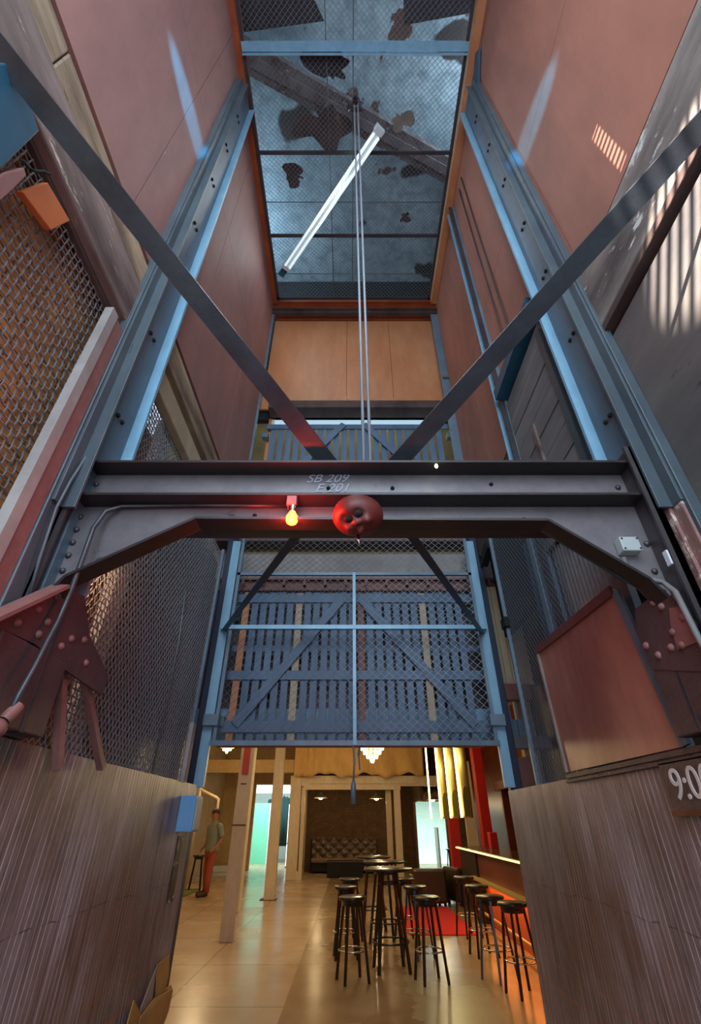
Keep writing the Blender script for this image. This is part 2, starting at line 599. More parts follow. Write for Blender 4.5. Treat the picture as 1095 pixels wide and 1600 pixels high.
M['floor'] = floor_mat()


def ceiling_mat():
    """peeling grey-white boards with dark bare patches"""
    k = NT('peeling_loft_ceiling')
    base = k.mix(k.noise(0.8, (1, 1, 1)), srgb(140, 160, 168), srgb(168, 184, 190))
    base = k.mix(k.noise(6, (1, 1, 1), 8, 0.7, 0.4, 0.8), base, srgb(84, 96, 104))
    p = k.noise(0.75, (1, 1.3, 1), 4, 0.45, 0.60, 0.62)
    c = k.mix(p, base, srgb(58, 46, 42))
    q = k.noise(1.6, (1, 0.8, 1), 7, 0.6, 0.63, 0.645)
    c = k.mix(q, c, srgb(92, 62, 52))
    return k.done(c, 0.8)


M['loft'] = ceiling_mat()


# ---------------------------------------------------------------- mesh-wire generators
def chain(o, U, V, W, H, cu, cv, r, jit=0.0):
    """diamond chain link in the plane o + a U + b V"""
    o, U, V = Vector(o), Vector(U), Vector(V)
    N = U.cross(V).normalized()
    mb = MB()
    nu = int(W / cu)
    nv = int(H / (cv / 2))
    for k in range(nu + 1):
        pts = []
        for j in range(nv + 1):
            s = 0.5 if (j + k) % 2 else -0.5
            a = min(max(k * cu + s * cu * 1.04, 0), W)
            d = r * (1 if s > 0 else -1)
            pts.append(o + U * a + V * (j * cv / 2) + N * (d + (random.random() - 0.5) * jit))
        mb.tube(pts, r, 4, False, False)
    return mb


def woven(o, U, V, W, H, c, r):
    o, U, V = Vector(o), Vector(U), Vector(V)
    N = U.cross(V).normalized()
    mb = MB()
    for k in range(int(W / c) + 1):
        pts = []
        m = max(2, int(H / c))
        for j in range(m + 1):
            pts.append(o + U * (k * c + 0.004 * math.sin(j * 0.21 + k * 0.05)) + V * (H * j / m) + N * (r * 0.9 * (1 if (j + k) % 2 else -1)))
        mb.tube(pts, r, 4, False, False)
    for k in range(int(H / c) + 1):
        pts = []
        m = max(2, int(W / c))
        for j in range(m + 1):
            pts.append(o + V * (k * c + 0.010 * math.sin(j * 0.13 + k * 0.04)) + U * (W * j / m) + N * (r * 0.9 * (-1 if (j + k) % 2 else 1)))
        mb.tube(pts, r, 4, False, False)
    return mb


def text_mb(txt, size, extrude=0.001, shear=0.0):
    cu = bpy.data.curves.new('writing', 'FONT')
    cu.body = txt
    cu.size = size
    cu.extrude = extrude
    cu.shear = shear
    cu.align_x = 'CENTER'
    cu.align_y = 'CENTER'
    o = bpy.data.objects.new('writing', cu)
    COL.objects.link(o)
    dg = bpy.context.evaluated_depsgraph_get()
    me = bpy.data.meshes.new_from_object(o.evaluated_get(dg))
    mb = MB()
    mb.add([v.co.copy() for v in me.vertices], [list(p.vertices) for p in me.polygons])
    bpy.data.objects.remove(o)
    bpy.data.curves.remove(cu)
    bpy.data.meshes.remove(me)
    return mb


def place(mb, origin, X, Y):
    """lay local x along X and local y along Y"""
    o, X, Y = Vector(origin), Vector(X).normalized(), Vector(Y).normalized()
    Z = X.cross(Y)
    mb.v = [tuple(o + X * p[0] + Y * p[1] + Z * p[2]) for p in mb.v]
    return mb

# ================================================================ SETTING: the shaft
XL, XR, ZC, YF = -1.28, 1.42, 8.6, 4.5


def sheets(name, x0, x1, cuts, zc, m):
    """plywood sheets with open joints"""
    mb = MB()
    for i in range(len(cuts) - 1):
        for j in range(len(zc) - 1):
            mb.box(x0, x1, cuts[i] + 0.003, cuts[i + 1] - 0.003, zc[j] + 0.003, zc[j + 1] - 0.003)
    return struct(name, mb, m)


sheets('wall_left', XL - 0.03, XL, [-1.0, 0.02, 1.22, 2.33, 3.5, 4.42], [4.45, 6.62, 8.75], M['ply_left'])
struct('wall_left_backing', MB().box(XL - 0.14, XL - 0.10, -1.0, 4.40, 4.41, 8.9), M['black'])
struct('wall_left_brick', MB().box(-1.60, -1.42, -1.0, 1.88, -0.02, 4.40).box(-1.95, -1.80, -1.0, 4.9, -0.02, 4.40), M['brick_ochre'])
sheets('wall_right', XR, XR + 0.03, [-1.0, 0.3, 1.5, 2.7, 3.55, 4.42], [4.29, 6.0, 8.75], M['ply_right'])
struct('wall_right_backing', MB().box(XR + 0.09, XR + 0.15, -1.0, 4.40, 3.0, 8.9), M['black'])
sheets('wall_right_lower', XR, XR + 0.03, [-1.0, 1.74], [0.0, 3.685], M['grey_ply'])
struct('wall_right_recess', MB().box(1.80, 1.90, 1.6, 4.9, -0.02, 4.3), M['steel_dark'])

# floor beams of the storey above
tb = MB()
for (a, b) in ((-1.0, 0.55), (0.555, 1.10), (1.105, 2.05), (2.055, 4.5)):
    tb.box(XL - 0.05, XL + 0.012, a, b, 4.155, 4.385)
single('timber_beam', 'split pale timber plank along the left wall just under the plywood', 'beam', tb, M['timber_pale'], bevel=0.008)
single('timber_beam', 'thick weathered grey timber on the left wall above the woven wire', 'beam',
       MB().box(XL - 0.06, XL + 0.03, -1.0, 1.98, 3.82, 4.15), M['timber'], bevel=0.012)
single('timber_beam', 'weathered grey timber on the right wall with sunlit paint', 'beam',
       MB().box(XR - 0.03, XR + 0.05, -1.0, 1.95, 3.775, 4.235), M['timber_stained'], bevel=0.012)
single('timber_beam', 'dark timber on the right wall between plank hatch and front corner', 'beam',
       MB().box(XR - 0.02, XR + 0.05, 3.02, 4.43, 3.78, 4.245), M['timber_dark'], bevel=0.01)
single('timber_rail', 'narrow red-brown ledge under the sunlit right wall timber', 'rail',
       MB().box(XR - 0.035, XR + 0.05, -1.0, 1.75, 3.725, 3.772), M['timber_dark'], bevel=0.004)

# front wall between and above the two openings
fw = MB()
for (a, b) in ((-1.25, -0.06), (-0.055, 0.62), (0.625, 1.42)):
    fw.box(a, b, YF + 0.05, YF + 0.08, 6.60 if a < -1 else 6.55, 8.42)
fw.box(-1.28, -0.05, YF + 0.045, YF + 0.075, 6.33, 6.60)
fw.box(-0.045, 1.45, YF + 0.03, YF + 0.06, 6.33, 6.545)
struct('wall_front', fw, M['ply_front'])
struct('wall_front_backing', MB().box(-1.9, 2.0, YF + 0.12, YF + 0.2, 6.2, 9.9), M['black'])
struct('wall_front_band', MB().box(-1.6, 1.75, YF + 0.08, YF + 0.3, 4.20, 4.42), M['maroon'])
struct('wall_gap_shade', MB().box(-1.7, 1.45, 4.80, 4.86, 2.42, 3.66), M['steel_dark'])  # dark panel added behind the slats so their gaps read dark
struct('trim_10', MB().box(-1.7, 1.45, 4.78, 4.84, 2.13, 2.42), M['steel_light'])  # pale blue colour stands in for the blue light under the gate
struct('trim_1', MB().box(-1.6, 1.75, YF + 0.22, YF + 0.4, 3.79, 4.10), M['plaster'])
st = MB().box(-1.6, 1.75, YF + 0.20, YF + 0.3, 3.765, 3.79)
for k in range(14):
    st.box(-1.45 + k * 0.23, -1.42 + k * 0.23, YF + 0.2, YF + 0.24, 3.70, 3.765)
st.box(-1.6, 1.75, YF + 0.26, YF + 0.3, 3.66, 3.765)
struct('trim_2', st, M['slat_red'])
struct('trim_3', MB().box(XL + 0.0, XL + 0.09, -0.9, 4.35, 8.60, 8.80), M['orange_trim'])
struct('trim_4', MB().box(XR - 0.09, XR, -0.9, 4.35, 8.60, 8.80), M['ply_front'])
struct('trim_5', MB().box(XL, XR, 4.33, 4.5, 8.62, 8.78).box(XL, XR, YF + 0.03, YF + 0.06, 8.44, 8.62), M['orange_trim'])

# loft over the mesh
struct('ceiling', MB().box(-2.8, 2.9, -1.6, 5.2, 9.75, 9.85), M['loft'])
struct('wall_loft_left', MB().box(-2.8, -2.7, -1.6, 5.2, 8.85, 9.75), M['grey_ply'])
struct('wall_loft_right', MB().box(2.8, 2.9, -1.6, 5.2, 8.85, 9.75), M['grey_ply'])
lf = MB()
lf.box(-2.8, XL - 0.1, -1.6, 5.2, 8.80, 8.86).box(XR + 0.1, 2.9, -1.6, 5.2, 8.80, 8.86)
struct('floor_loft', lf, M['timber_dark'])
for (a, b, ww, lab) in (((-1.7, 1.35, 9.35), (1.9, 3.0, 9.55), 0.30, 'flaking rusty girder running diagonally above the mesh ceiling'),):
    single('roof_girder', lab, 'girder', MB().bar(a, b, ww, 0.16).bar(Vector(a) + Vector((0, 0, -0.09)), Vector(b) + Vector((0, 0, -0.09)), ww * 0.35, 0.05), M['girder'])
single('loft_board', 'dark sheet lying over the mesh in the ceiling corner at upper right', 'board',
       MB().prism([(0.55, 0.5, 9.2), (1.35, 0.5, 9.2), (1.4, 1.15, 9.2), (0.62, 1.25, 9.2)], (0, 0, 0.03)), M['steel_dark'])
single('loft_board', 'dark sheet lying over the mesh in the ceiling corner at upper left', 'board',
       MB().prism([(-1.35, 0.5, 9.1), (-0.75, 0.5, 9.1), (-0.3, 1.2, 9.1), (-1.35, 1.3, 9.1)], (0, 0, 0.03)), M['steel_dark'])


def scrap(c, n, r, z):
    random.seed(int(c[0] * 100 + c[1] * 1000))
    n *= 4
    ph = [random.random() * 6.3 for _ in range(8)]
    pts = []
    for k in range(n):
        q = 2 * math.pi * k / n
        rr = r * (0.8 + sum(0.34 / (j + 1) ** 0.9 * math.sin((j + 1) * q + ph[j]) for j in range(8)))
        pts.append((c[0] + math.cos(q) * rr * 1.2, c[1] + math.sin(q) * rr, z))
    return MB().prism(pts, (0, 0, 0.012))


for (c, n, r, lab, mm) in (
        ((-0.36, 1.98), 17, 0.27, 'large ragged dark scrap lying on the mesh ceiling left of the rope', 'timber_dark'),
        ((-0.72, 2.55), 15, 0.14, 'brown crumbled scrap on the mesh ceiling near the lamp middle', 'timber_dark'),
        ((-0.22, 1.50), 15, 0.20, 'dark ragged scrap on the mesh ceiling near the pale crossbar', 'steel_dark'),
        ((0.62, 1.95), 9, 0.12, 'pale torn scrap on the mesh ceiling right of the lamp end', 'cardboard_grey'),
        ((0.80, 3.05), 9, 0.07, 'small dark scrap on the right of the mesh ceiling by the third bar', 'timber_dark')):
    single('ceiling_scrap', lab, 'scrap', scrap(c, n, r, 8.64), M[mm])

# mesh ceiling
mc = Thing('mesh_ceiling', 'diamond wire mesh ceiling panel in a steel frame closing the shaft top', 'mesh panel', (0.05, 1.7, ZC))
mc.part('mesh', chain((-1.19, -0.3, ZC + 0.012), (1, 0, 0), (0, 1, 0), 2.47, 4.55, 0.030, 0.056, 0.003), M['wire'])
fr = MB().box(-1.20, -1.165, -0.3, 4.27, ZC - 0.02, ZC + 0.015).box(1.265, 1.30, -0.3, 4.27, ZC - 0.02, ZC + 0.015)
fr.box(-1.2, 1.3, 4.23, 4.27, ZC - 0.02, ZC + 0.015)
mc.part('frame', fr, M['steel_dark'])
mc.part('cross_bar', MB().box(-1.2, 1.3, 1.27, 1.35, ZC - 0.03, ZC + 0.01).box(-1.2, 1.3, 1.36, 1.375, ZC - 0.06, ZC), M['steel_light'], label='pale cross bar')
for y in (2.28, 3.28):
    mc.part('cross_bar', MB().box(-1.2, 1.3, y - 0.02, y + 0.02, ZC - 0.03, ZC), M['steel_dark'])
for y in (2.85, 3.85):
    mc.part('tie_wire', MB().tube([(-1.19, y, ZC), (1.29, y, ZC)], 0.006, 5), M['wire_dark'])
for x in (0.03, -0.27):
    mc.part('tie_wire', MB().tube([(x, 0, ZC + 0.03), (x, 4.25, ZC + 0.03)], 0.007, 5), M['wire_dark'])

# fluorescent batten hung under the mesh
ba, bb = RZ(447, 418, 8.46), RZ(591, 205, 8.46)
d = (bb - ba).normalized()
n = Vector((-d.y, d.x, 0))
ft = Thing('fluorescent_light', 'long twin tube fluorescent batten hanging diagonally under the mesh ceiling', 'light', (ba + bb) / 2)
ft.part('housing', MB().bar(ba, bb, 0.10, 0.05), M['white_enamel'], bevel=0.005)
for s in (-1, 1):
    a2 = ba + d * 0.04 + n * (0.038 * s) + Vector((0, 0, -0.045))
    b2 = bb - d * 0.04 + n * (0.038 * s) + Vector((0, 0, -0.045))
    ft.part('tube', MB().tube([a2, b2], 0.016, 10), M['fluoro'])
for p in (ba, bb):
    ft.part('end_cap', MB().bar(p - d * 0.02, p + d * 0.05, 0.12, 0.10), M['white_enamel'], bevel=0.004)
ft.part('bracket', MB().bar(ba - d * 0.16, ba - d * 0.01, 0.09, 0.03).tube([ba + Vector((0, 0, 0.02)), ba + Vector((0, 0, 0.14))], 0.012, 6), M['box_blue'], label='blue mounting bracket')
ft.part('hanger', MB().tube([bb - d * 0.2, bb - d * 0.2 + Vector((0, 0, 0.14))], 0.008, 6), M['wire_dark'])

# hoist rope and pulley
px, py = 0.055, 1.76
pu = Thing('rope_pulley', 'small pulley wheel with red hub at the top of the hoist ropes', 'pulley', (px, py, 8.50))
pu.part('wheel', MB().lathe([(0.02, -0.03), (0.10, -0.03), (0.085, 0), (0.10, 0.03), (0.02, 0.03)], (px, py + 0.04, 8.5), 20, (0, 1, 0)), M['steel_dark'])
pu.part('hub', MB().lathe([(0.0, -0.05), (0.04, -0.05), (0.04, 0.05), (0.0, 0.05)], (px, py + 0.04, 8.5), 14, (0, 1, 0)), M['red_paint'])
pu.part('bracket', MB().box(px - 0.012, px + 0.012, py - 0.03, py + 0.1, 8.5, 8.62).box(px - 0.03, px + 0.03, py - 0.02, py + 0.0, 8.42, 8.6), M['black'])
for dx0, dx1, lab in ((-0.012, 0.012, 'left one of the two hoist ropes hanging down the shaft centre'), (0.030, 0.045, 'right one of the two hoist ropes hanging down the shaft centre')):
    single('hoist_rope', lab, 'rope', MB().tube([(px + dx0, py, 8.46), (px + dx1, py, 2.88)], 0.009, 8), M['rope'], group='hoist ropes')


# ---------------------------------------------------------------- guide rails of the car
def guide_rail(s, xw, lab, ztop):
    t = Thing('guide_rail', lab, 'rail', (xw, 1.75, 1.76))
    i = -s  # inward
    t.part('backing_post', MB().box(min(xw, xw + i * 0.05), max(xw, xw + i * 0.05), 1.52, 1.92, 1.76, ztop - 0.25), M['steel_green'], bevel=0.004)
    base_ = t.part('rail_base', MB().box(min(xw + i * 0.05, xw + i * 0.07), max(xw + i * 0.05, xw + i * 0.07), 1.66, 1.86, 1.76, ztop), M['rail_base'], bevel=0.003)
    t.part('rail_blade', MB().box(min(xw + i * 0.07, xw + i * 0.13), max(xw + i * 0.07, xw + i * 0.13), 1.845, 1.865, 1.9, ztop), M['steel_light'])
    t.part('side_angle', MB().box(min(xw + i * 0.05, xw + i * 0.12), max(xw + i * 0.05, xw + i * 0.12), 1.585, 1.60, 2.6, ztop - 0.1)
           .box(min(xw + i * 0.05, xw + i * 0.065), max(xw + i * 0.05, xw + i * 0.065), 1.53, 1.60, 2.6, ztop - 0.1), M['steel_green'], bevel=0.002)
    for k, z in enumerate((3.2, 3.9, 4.6, 5.3, 6.1, 6.9, 7.7)):
        for y in (1.69, 1.74):
            t.part('bolt', MB().lathe([(0.0, 0.012), (0.012, 0.012), (0.014, 0)], (xw + i * 0.07, y, z + 0.05), 8, (i, 0, 0)), M['black'], base_)
    return t


guide_rail(-1, XL, 'left steel guide rail rising from the crosshead to the ceiling', 8.55)
guide_rail(1, XR, 'right steel guide rail rising from the crosshead to the ceiling', 8.45)
# painted cover boards in front of the rails, lower storey
cb = Thing('cover_board', 'pink board with a white edge beside the left guide rail', 'board', (XL + 0.05, 1.5, 1.76))
cb.part('board', MB().box(XL, XL + 0.04, 1.44, 1.52, 1.76, 3.72), M['pink_steel'], bevel=0.004)
cb.part('white_edge', MB().box(XL, XL + 0.045, 1.385, 1.44, 1.76, 3.73), M['plaster'], label='chipped white edge')
cb = Thing('cover_board', 'pink flaking board with white scrapes beside the right guide rail', 'board', (XR - 0.05, 1.5, 1.76))
cb.part('board', MB().box(XR - 0.06, XR, 1.54, 1.62, 1.76, 3.72), M['pink_flaking'], bevel=0.006)
cb.part('white_edge', MB().box(XR - 0.075, XR - 0.05, 1.60, 1.63, 1.76, 3.35), M['pink_flaking'], label='scraped pale edge')
cable = [RX(u, v, XL + 0.075) for u, v in ((208, 539), (183, 605), (160, 660), (139, 707), (110, 752), (88, 794), (62, 872), (45, 935))]
single('rail_cable', 'thin dark cable sagging along the left guide rail', 'cable', MB().tube(cable, 0.007, 6), M['steel_green'])

# counterweight rail on the right wall and thin cables
cr = Thing('counterweight_rail', 'narrow blue steel channel on the right wall nearer the front', 'rail', (XR, 2.93, 0))
cr.part('channel', MB().box(XR - 0.03, XR, 2.87, 2.98, 1.75, 8.5), M['steel_blue'])
cr.part('lip', MB().box(XR - 0.075, XR - 0.03, 2.965, 2.98, 1.75, 8.5), M['steel_light'])
cr.part('lip', MB().box(XR - 0.075, XR - 0.03, 2.87, 2.885, 1.75, 8.5), M['steel_dark'])
for y, lab in ((2.45, 'thin dark cable down the right wall nearer the guide rail'), (2.58, 'thin dark cable down the right wall nearer the front channel')):
    single('wall_cable', lab, 'cable', MB().tube([(XR - 0.012, y, 8.3), (XR - 0.012, y + 0.02, 6.5), (XR - 0.012, y, 4.72)], 0.008, 6), M['steel_dark'], group='wall cables')
single('angle_bracket', 'small blue angled bracket at the top of the right wall by the ceiling', 'bracket',
       MB().prism([(XR - 0.03, 1.55, 8.15), (XR - 0.03, 1.30, 8.45), (XR - 0.03, 1.38, 8.62), (XR - 0.03, 1.50, 8.50), (XR - 0.03, 1.60, 8.55)], (0.02, 0, 0)), M['box_blue'])

# plank hatch on the right wall
ph = Thing('plank_hatch', 'grey weathered plank hatch on the right wall behind the guide rail', 'hatch', (XR, 2.5, 3.1))
for k in range(8):
    z1 = 4.60 - k * 0.19
    ph.part('plank', MB().box(XR - 0.025 - 0.003 * (k % 2), XR, 2.03, 2.86, z1 - 0.183, z1), M['plank'], bevel=0.004)
ph.part('header_angle', MB().box(XR - 0.11, XR, 1.95, 2.865, 4.655, 4.77), M['box_blue'], label='blue steel header')
ph.part('gap', MB().box(XR - 0.004, XR, 1.95, 2.865, 4.60, 4.655), M['black'])
ph.part('batten', MB().box(XR - 0.05, XR - 0.025, 2.03, 2.09, 3.0, 4.5), M['steel_green'])
ph.part('batten', MB().box(XR - 0.045, XR - 0.025, 2.50, 2.535, 3.0, 4.0), M['timber'])
single('corrugated_sheet', 'pale corrugated sheet on the right wall under the knee brace', 'sheet',
       MB().prism([(XR + (0.008 if k % 2 else -0.008), 2.15 + k * 0.0225, 1.7) for k in range(32)] + [(XR + 0.03, 2.15 + 31 * 0.0225, 1.7), (XR + 0.03, 2.15, 1.7)], (0, 0, 1.38)), M['sheet_grey'])
single('steel_plate', 'dark blue plate between corrugated sheet and blue channel', 'plate', MB().box(XR + 0.005, XR + 0.03, 2.85, 3.3, 1.6, 3.4), M['box_blue'])

# slats added out of view to break the sun spot into stripes
lv = Thing('sun_stripe_slats', 'unseen slat row added behind the camera to stripe the sunlight', 'light blocker', (-0.4, -0.6, 4.0))
l0, l1 = Vector((-0.9, -1.0, 4.3)), Vector((1.42, 0.76, 3.55))
ld = (l1 - l0).normalized()
lc = l0 + ld * 0.75
ls = (Vector((0, 0.54, -0.84)) - ld * ld.dot(Vector((0, 0.54, -0.84)))).normalized()
lt_ = ld.cross(ls)
for k in range(-7, 8):
    q = lc + lt_ * (k * 0.0145)
    lv.part('slat', MB().bar(q - ls * 0.16, q + ls * 0.16, 0.0065, 0.004, ld), M['steel_dark'])
for sx in (-1, 1):
    lv.part('frame_bar', MB().bar(lc + ls * (0.17 * sx) - lt_ * 0.12, lc + ls * (0.17 * sx) + lt_ * 0.12, 0.02, 0.02), M['steel_dark'])

# slotted plate added out of view to cut sun dashes for the right wall
q0, q1 = Vector((-0.9, -1.0, 4.9)), RX(950, 229, 1.42)
qd = (q1 - q0).normalized()
qa = RX(972, 252, 1.42) - RX(928, 204, 1.42)
qa = (qa - qd * qa.dot(qd)).normalized()
qb = qd.cross(qa)
qc = q0 + qd * 0.75
vp = Thing('sun_dash_plate', 'unseen slotted plate added behind the camera to cut the sun into dashes', 'vent', tuple(qc))
for sg_ in (-1, 1):
    vp.part('plate', MB().bar(qc + qb * (0.0665 * sg_) - qa * 0.12, qc + qb * (0.0665 * sg_) + qa * 0.12, 0.12, 0.004, qd), M['steel_dark'])
    vp.part('end_plate', MB().bar(qc + qa * (0.105 * sg_) - qb * 0.03, qc + qa * (0.105 * sg_) + qb * 0.03, 0.09, 0.004, qd), M['steel_dark'])
for k in range(9):
    qq = qc + qa * ((k - 4) * 0.0135)
    vp.part('bar', MB().bar(qq - qb * 0.016, qq + qb * 0.016, 0.007, 0.004, qd), M['steel_dark'])
spot('dashed_sun', q0, q1, 2200, (1.0, 0.92, 0.84), 10, 0.1, 0.002)

# ================================================================ left wall fittings
wv = Thing('woven_wire_guard', 'woven square wire guard over the ochre brick wall at left', 'wire guard', (XL - 0.02, 1.2, 1.8))
wv.part('mesh', woven((XL - 0.045, 0.35, 1.75), (0, 1, 0), (0, 0, 1), 1.15, 2.07, 0.034, 0.0035), M['wire_warm'])
wv.part('edge_strip', MB().box(XL - 0.05, XL - 0.02, 0.3, 1.45, 3.79, 3.83), M['timber_dark'])
wv = Thing('woven_wire_guard', 'woven wire guard on the left wall between guide rail and front corner', 'wire guard', (XL - 0.02, 2.8, 1.8))
wv.part('mesh', woven((XL - 0.045, 1.93, 1.75), (0, 1, 0), (0, 0, 1), 1.9, 2.15, 0.034, 0.0035), M['wire_warm'])
single('diagonal_board', 'pale splintered board on the left wall above the small woven guard', 'board',
       MB().box(XL - 0.05, XL + 0.015, 2.0, 3.35, 3.86, 4.05), M['cream'], bevel=0.008)
p0 = [RX(u, v, -1.215) for u, v in ((-30, 95), (28, 100), (62, 205), (5, 262), (-30, 290))]
single('control_box', 'scratched blue sheet steel box at upper left by the flat strap', 'box', MB().prism(p0, (-0.05, 0, 0)), M['box_blue'], bevel=0.006)
p0 = [RX(u, v, -1.22) for u, v in ((-20, 292), (5, 270), (38, 262), (42, 275), (12, 305), (-20, 330))]
single('pink_bracket', 'small pink steel bracket below the blue steel box', 'bracket', MB().prism(p0, (-0.05, 0, 0)), M['pink_steel'], bevel=0.004)
p0 = [RX(u, v, -1.255) for u, v in ((35, 300), (75, 285), (110, 345), (80, 360))]
single('orange_plate', 'orange folded steel plate at the top of the woven wire guard', 'plate', MB().prism(p0, (-0.03, 0, 0)), M['orange_box'], bevel=0.004)
single('flex_cable', 'short looped dark cable above the orange plate', 'cable',
       MB().tube([RX(u, v, -1.23) for u, v in ((36, 250), (44, 262), (56, 268), (68, 268), (78, 272))], 0.006, 6), M['black'])

# ================================================================ car sling
sl = Thing('car_sling', 'dark steel crosshead channel beam spanning the shaft with rivetted knee plates', 'beam', (0.04, 1.72, 0))
ch = MB().box(-1.25, 1.32, 1.715, 1.73, 2.695, 2.885)
sl.part('crosshead_web', ch, M['steel_grey'])
sl.part('top_flange', MB().box(-1.25, 1.32, 1.62, 1.73, 2.873, 2.887), M['flange'], bevel=0.002)
sl.part('bottom_flange', MB().box(-1.25, 1.32, 1.62, 1.73, 2.688, 2.702), M['flange'], bevel=0.002)
sl.part('crosshead_back_channel', MB().box(-1.25, 1.32, 1.90, 1.915, 2.695, 2.885).box(-1.25, 1.32, 1.90, 1.99, 2.873, 2.887).box(-1.25, 1.32, 1.90, 1.99, 2.688, 2.702), M['steel_dark'])
contour = [(-1.25, 2.08), (-1.12, 2.30), (-0.66, 2.575), (0.84, 2.565), (1.17, 2.29), (1.32, 2.02)]
pl = [(-1.25, 1.715, 2.688)] + [(x, 1.715, z) for x, z in contour] + [(1.32, 1.715, 2.688)]
kp_ = sl.part('knee_plate', MB().prism(pl[::-1], (0, 0.012, 0)), M['steel_grey'], label='arched web plate under the beam')
fl = MB()
for (a, b) in zip(contour[:-1], contour[1:]):
    fl.bar((a[0], 1.672, a[1]), (b[0], 1.672, b[1]), 0.088, 0.012, (0, 0, 1))
sl.part('knee_flange', fl, M['flange'], label='dark angle flange along the arch')
fl = MB().bar((-1.10, 1.714, 2.335), (-0.66, 1.714, 2.60), 0.01, 0.05, (0, 0, 1)).bar((-0.66, 1.714, 2.60), (0.84, 1.714, 2.59), 0.01, 0.05).bar((0.84, 1.714, 2.59), (1.15, 1.714, 2.325), 0.01, 0.05)
sl.part('edge_angle', fl, M['strap'])


def rivet(c, ax, r=0.014):
    return MB().lathe([(0.0, 0.013), (r * 0.6, 0.011), (r, 0.003), (r, 0)], c, 10, ax)


for u, v in ((126, 808), (120, 828), (114, 848), (107, 868), (98, 892), (151, 757), (978, 860), (1010, 850), (1022, 893), (1035, 925), (965, 762)):
    sl.part('rivet', rivet(RY(u, v, 1.714), (0, -1, 0)), M['steel_dark'], kp_)
for u, v in ((513, 763), (613, 763), (767, 757), (398, 806), (818, 812)):
    sl.part('bolt_head', rivet(RY(u, v, 1.714), (0, -1, 0), 0.010), M['black'])
for s, xw in ((-1, -1.25), (1, 1.32)):
    i = -s
    sl.part('stile', MB().box(min(xw, xw + i * 0.03), max(xw, xw + i * 0.03), 1.60, 1.72, 1.76, 2.95)
            .box(min(xw, xw + i * 0.11), max(xw, xw + i * 0.11), 1.735, 1.75, 1.76, 2.95)
            .box(min(xw, xw + i * 0.05), max(xw, xw + i * 0.05), 1.60, 1.612, 1.76, 2.95), M['steel_dark'])
    sl.part('stile_cover', MB().box(min(xw + i * 0.035, xw + i * 0.108), max(xw + i * 0.035, xw + i * 0.108), 1.47, 1.88, 1.76, 2.03), M['maroon'], label='maroon lower post cover', bevel=0.006)
# side gusset plates
gl = [(-40, 985), (0, 966), (60, 934), (95, 915), (128, 932), (136, 992), (166, 1058), (156, 1086), (95, 1045), (50, 1006), (0, 984), (-40, 1010)]
gp_ = sl.part('gusset_plate', MB().prism([RX(u, v, -1.16) for u, v in gl], (0.012, 0, 0)), M['maroon'], label='left rivetted gusset plate')
a0, b0 = RX(-30, 973, -1.13), RX(95, 916, -1.13)
sl.part('gusset_lip', MB().bar(a0, b0, 0.07, 0.014, (0, 0, 1)), M['pink_steel'])
for u, v in ((27, 973), (60, 952), (89, 932), (74, 972), (60, 991), (111, 998), (95, 1010), (131, 1000), (134, 1036)):
    sl.part('rivet', rivet(RX(u, v, -1.148), (1, 0, 0), 0.016), M['pink_steel'], gp_)
gr = [(996, 952), (1022, 932), (1053, 930), (1074, 956), (1095, 995), (1120, 1040), (1120, 1050), (1024, 1046), (998, 984)]
gp_ = sl.part('gusset_plate', MB().prism([RX(u, v, 1.22) for u, v in gr], (-0.012, 0, 0)), M['maroon'], label='right rivetted gusset plate with pale paint')
sl.part('paint_patch', MB().prism([RX(u, v, 1.207) for u, v in ((1046, 950), (1062, 948), (1078, 972), (1094, 1002), (1060, 1015), (1050, 985))], (-0.003, 0, 0)), M['pink_steel'])
for u, v in ((1021, 942), (1034, 948), (1052, 988), (1049, 1012), (1029, 1024), (1010, 1009), (1068, 965), (1066, 1008)):
    sl.part('rivet', rivet(RX(u, v, 1.208), (-1, 0, 0), 0.016), M['pink_steel'], gp_)
for (u0, v0, u1, v1, wd) in ((97, 1042, 90, 1200, 0.035), (130, 1050, 158, 1200, 0.03), (-20, 1058, 45, 1008, 0.05)):
    sl.part('side_brace', MB().bar(RX(u0, v0, -1.19), RX(u1, v1, -1.19), 0.03, wd, (0, 1, 0)), M['pink_steel'])
# chalk numbers on the web
for txt, u, v, sz in (('SB 209', 511, 747, 0.070), ('E 201', 519, 762, 0.070)):
    o = RY(u, v, 1.708)
    o.y = 1.7125
    mb = place(text_mb(txt, sz, 0.0008, 0.25), o, (1, 0, 0.02), (0.12, 0, 1))
    sl.part('chalk_number', mb, M['chalk'], label='chalk marking ' + txt)


def strap(a, b, wd, lab):
    single('flat_strap', lab, 'strap', MB().bar(a, b, wd, 0.012, (0, 0.55, 0.83)), M['strap'], group='sling straps')


c0 = Vector((0.055, 1.70, 2.80))
strap(RY(522, 735, 1.735), RX(-14, 62, -1.25), 0.085, 'flat steel strap from the beam up to the rear left')
strap(RY(610, 735, 1.735), RX(1110, 180, 1.32), 0.085, 'flat steel strap from the beam up to the rear right')
strap(RY(487, 806, 1.80), RX(349, 986, -1.26), 0.045, 'flat steel strap from the beam to the front left corner')
strap(RY(620, 806, 1.80), RX(754, 990, 1.30), 0.045, 'flat steel strap from the beam to the front right corner')

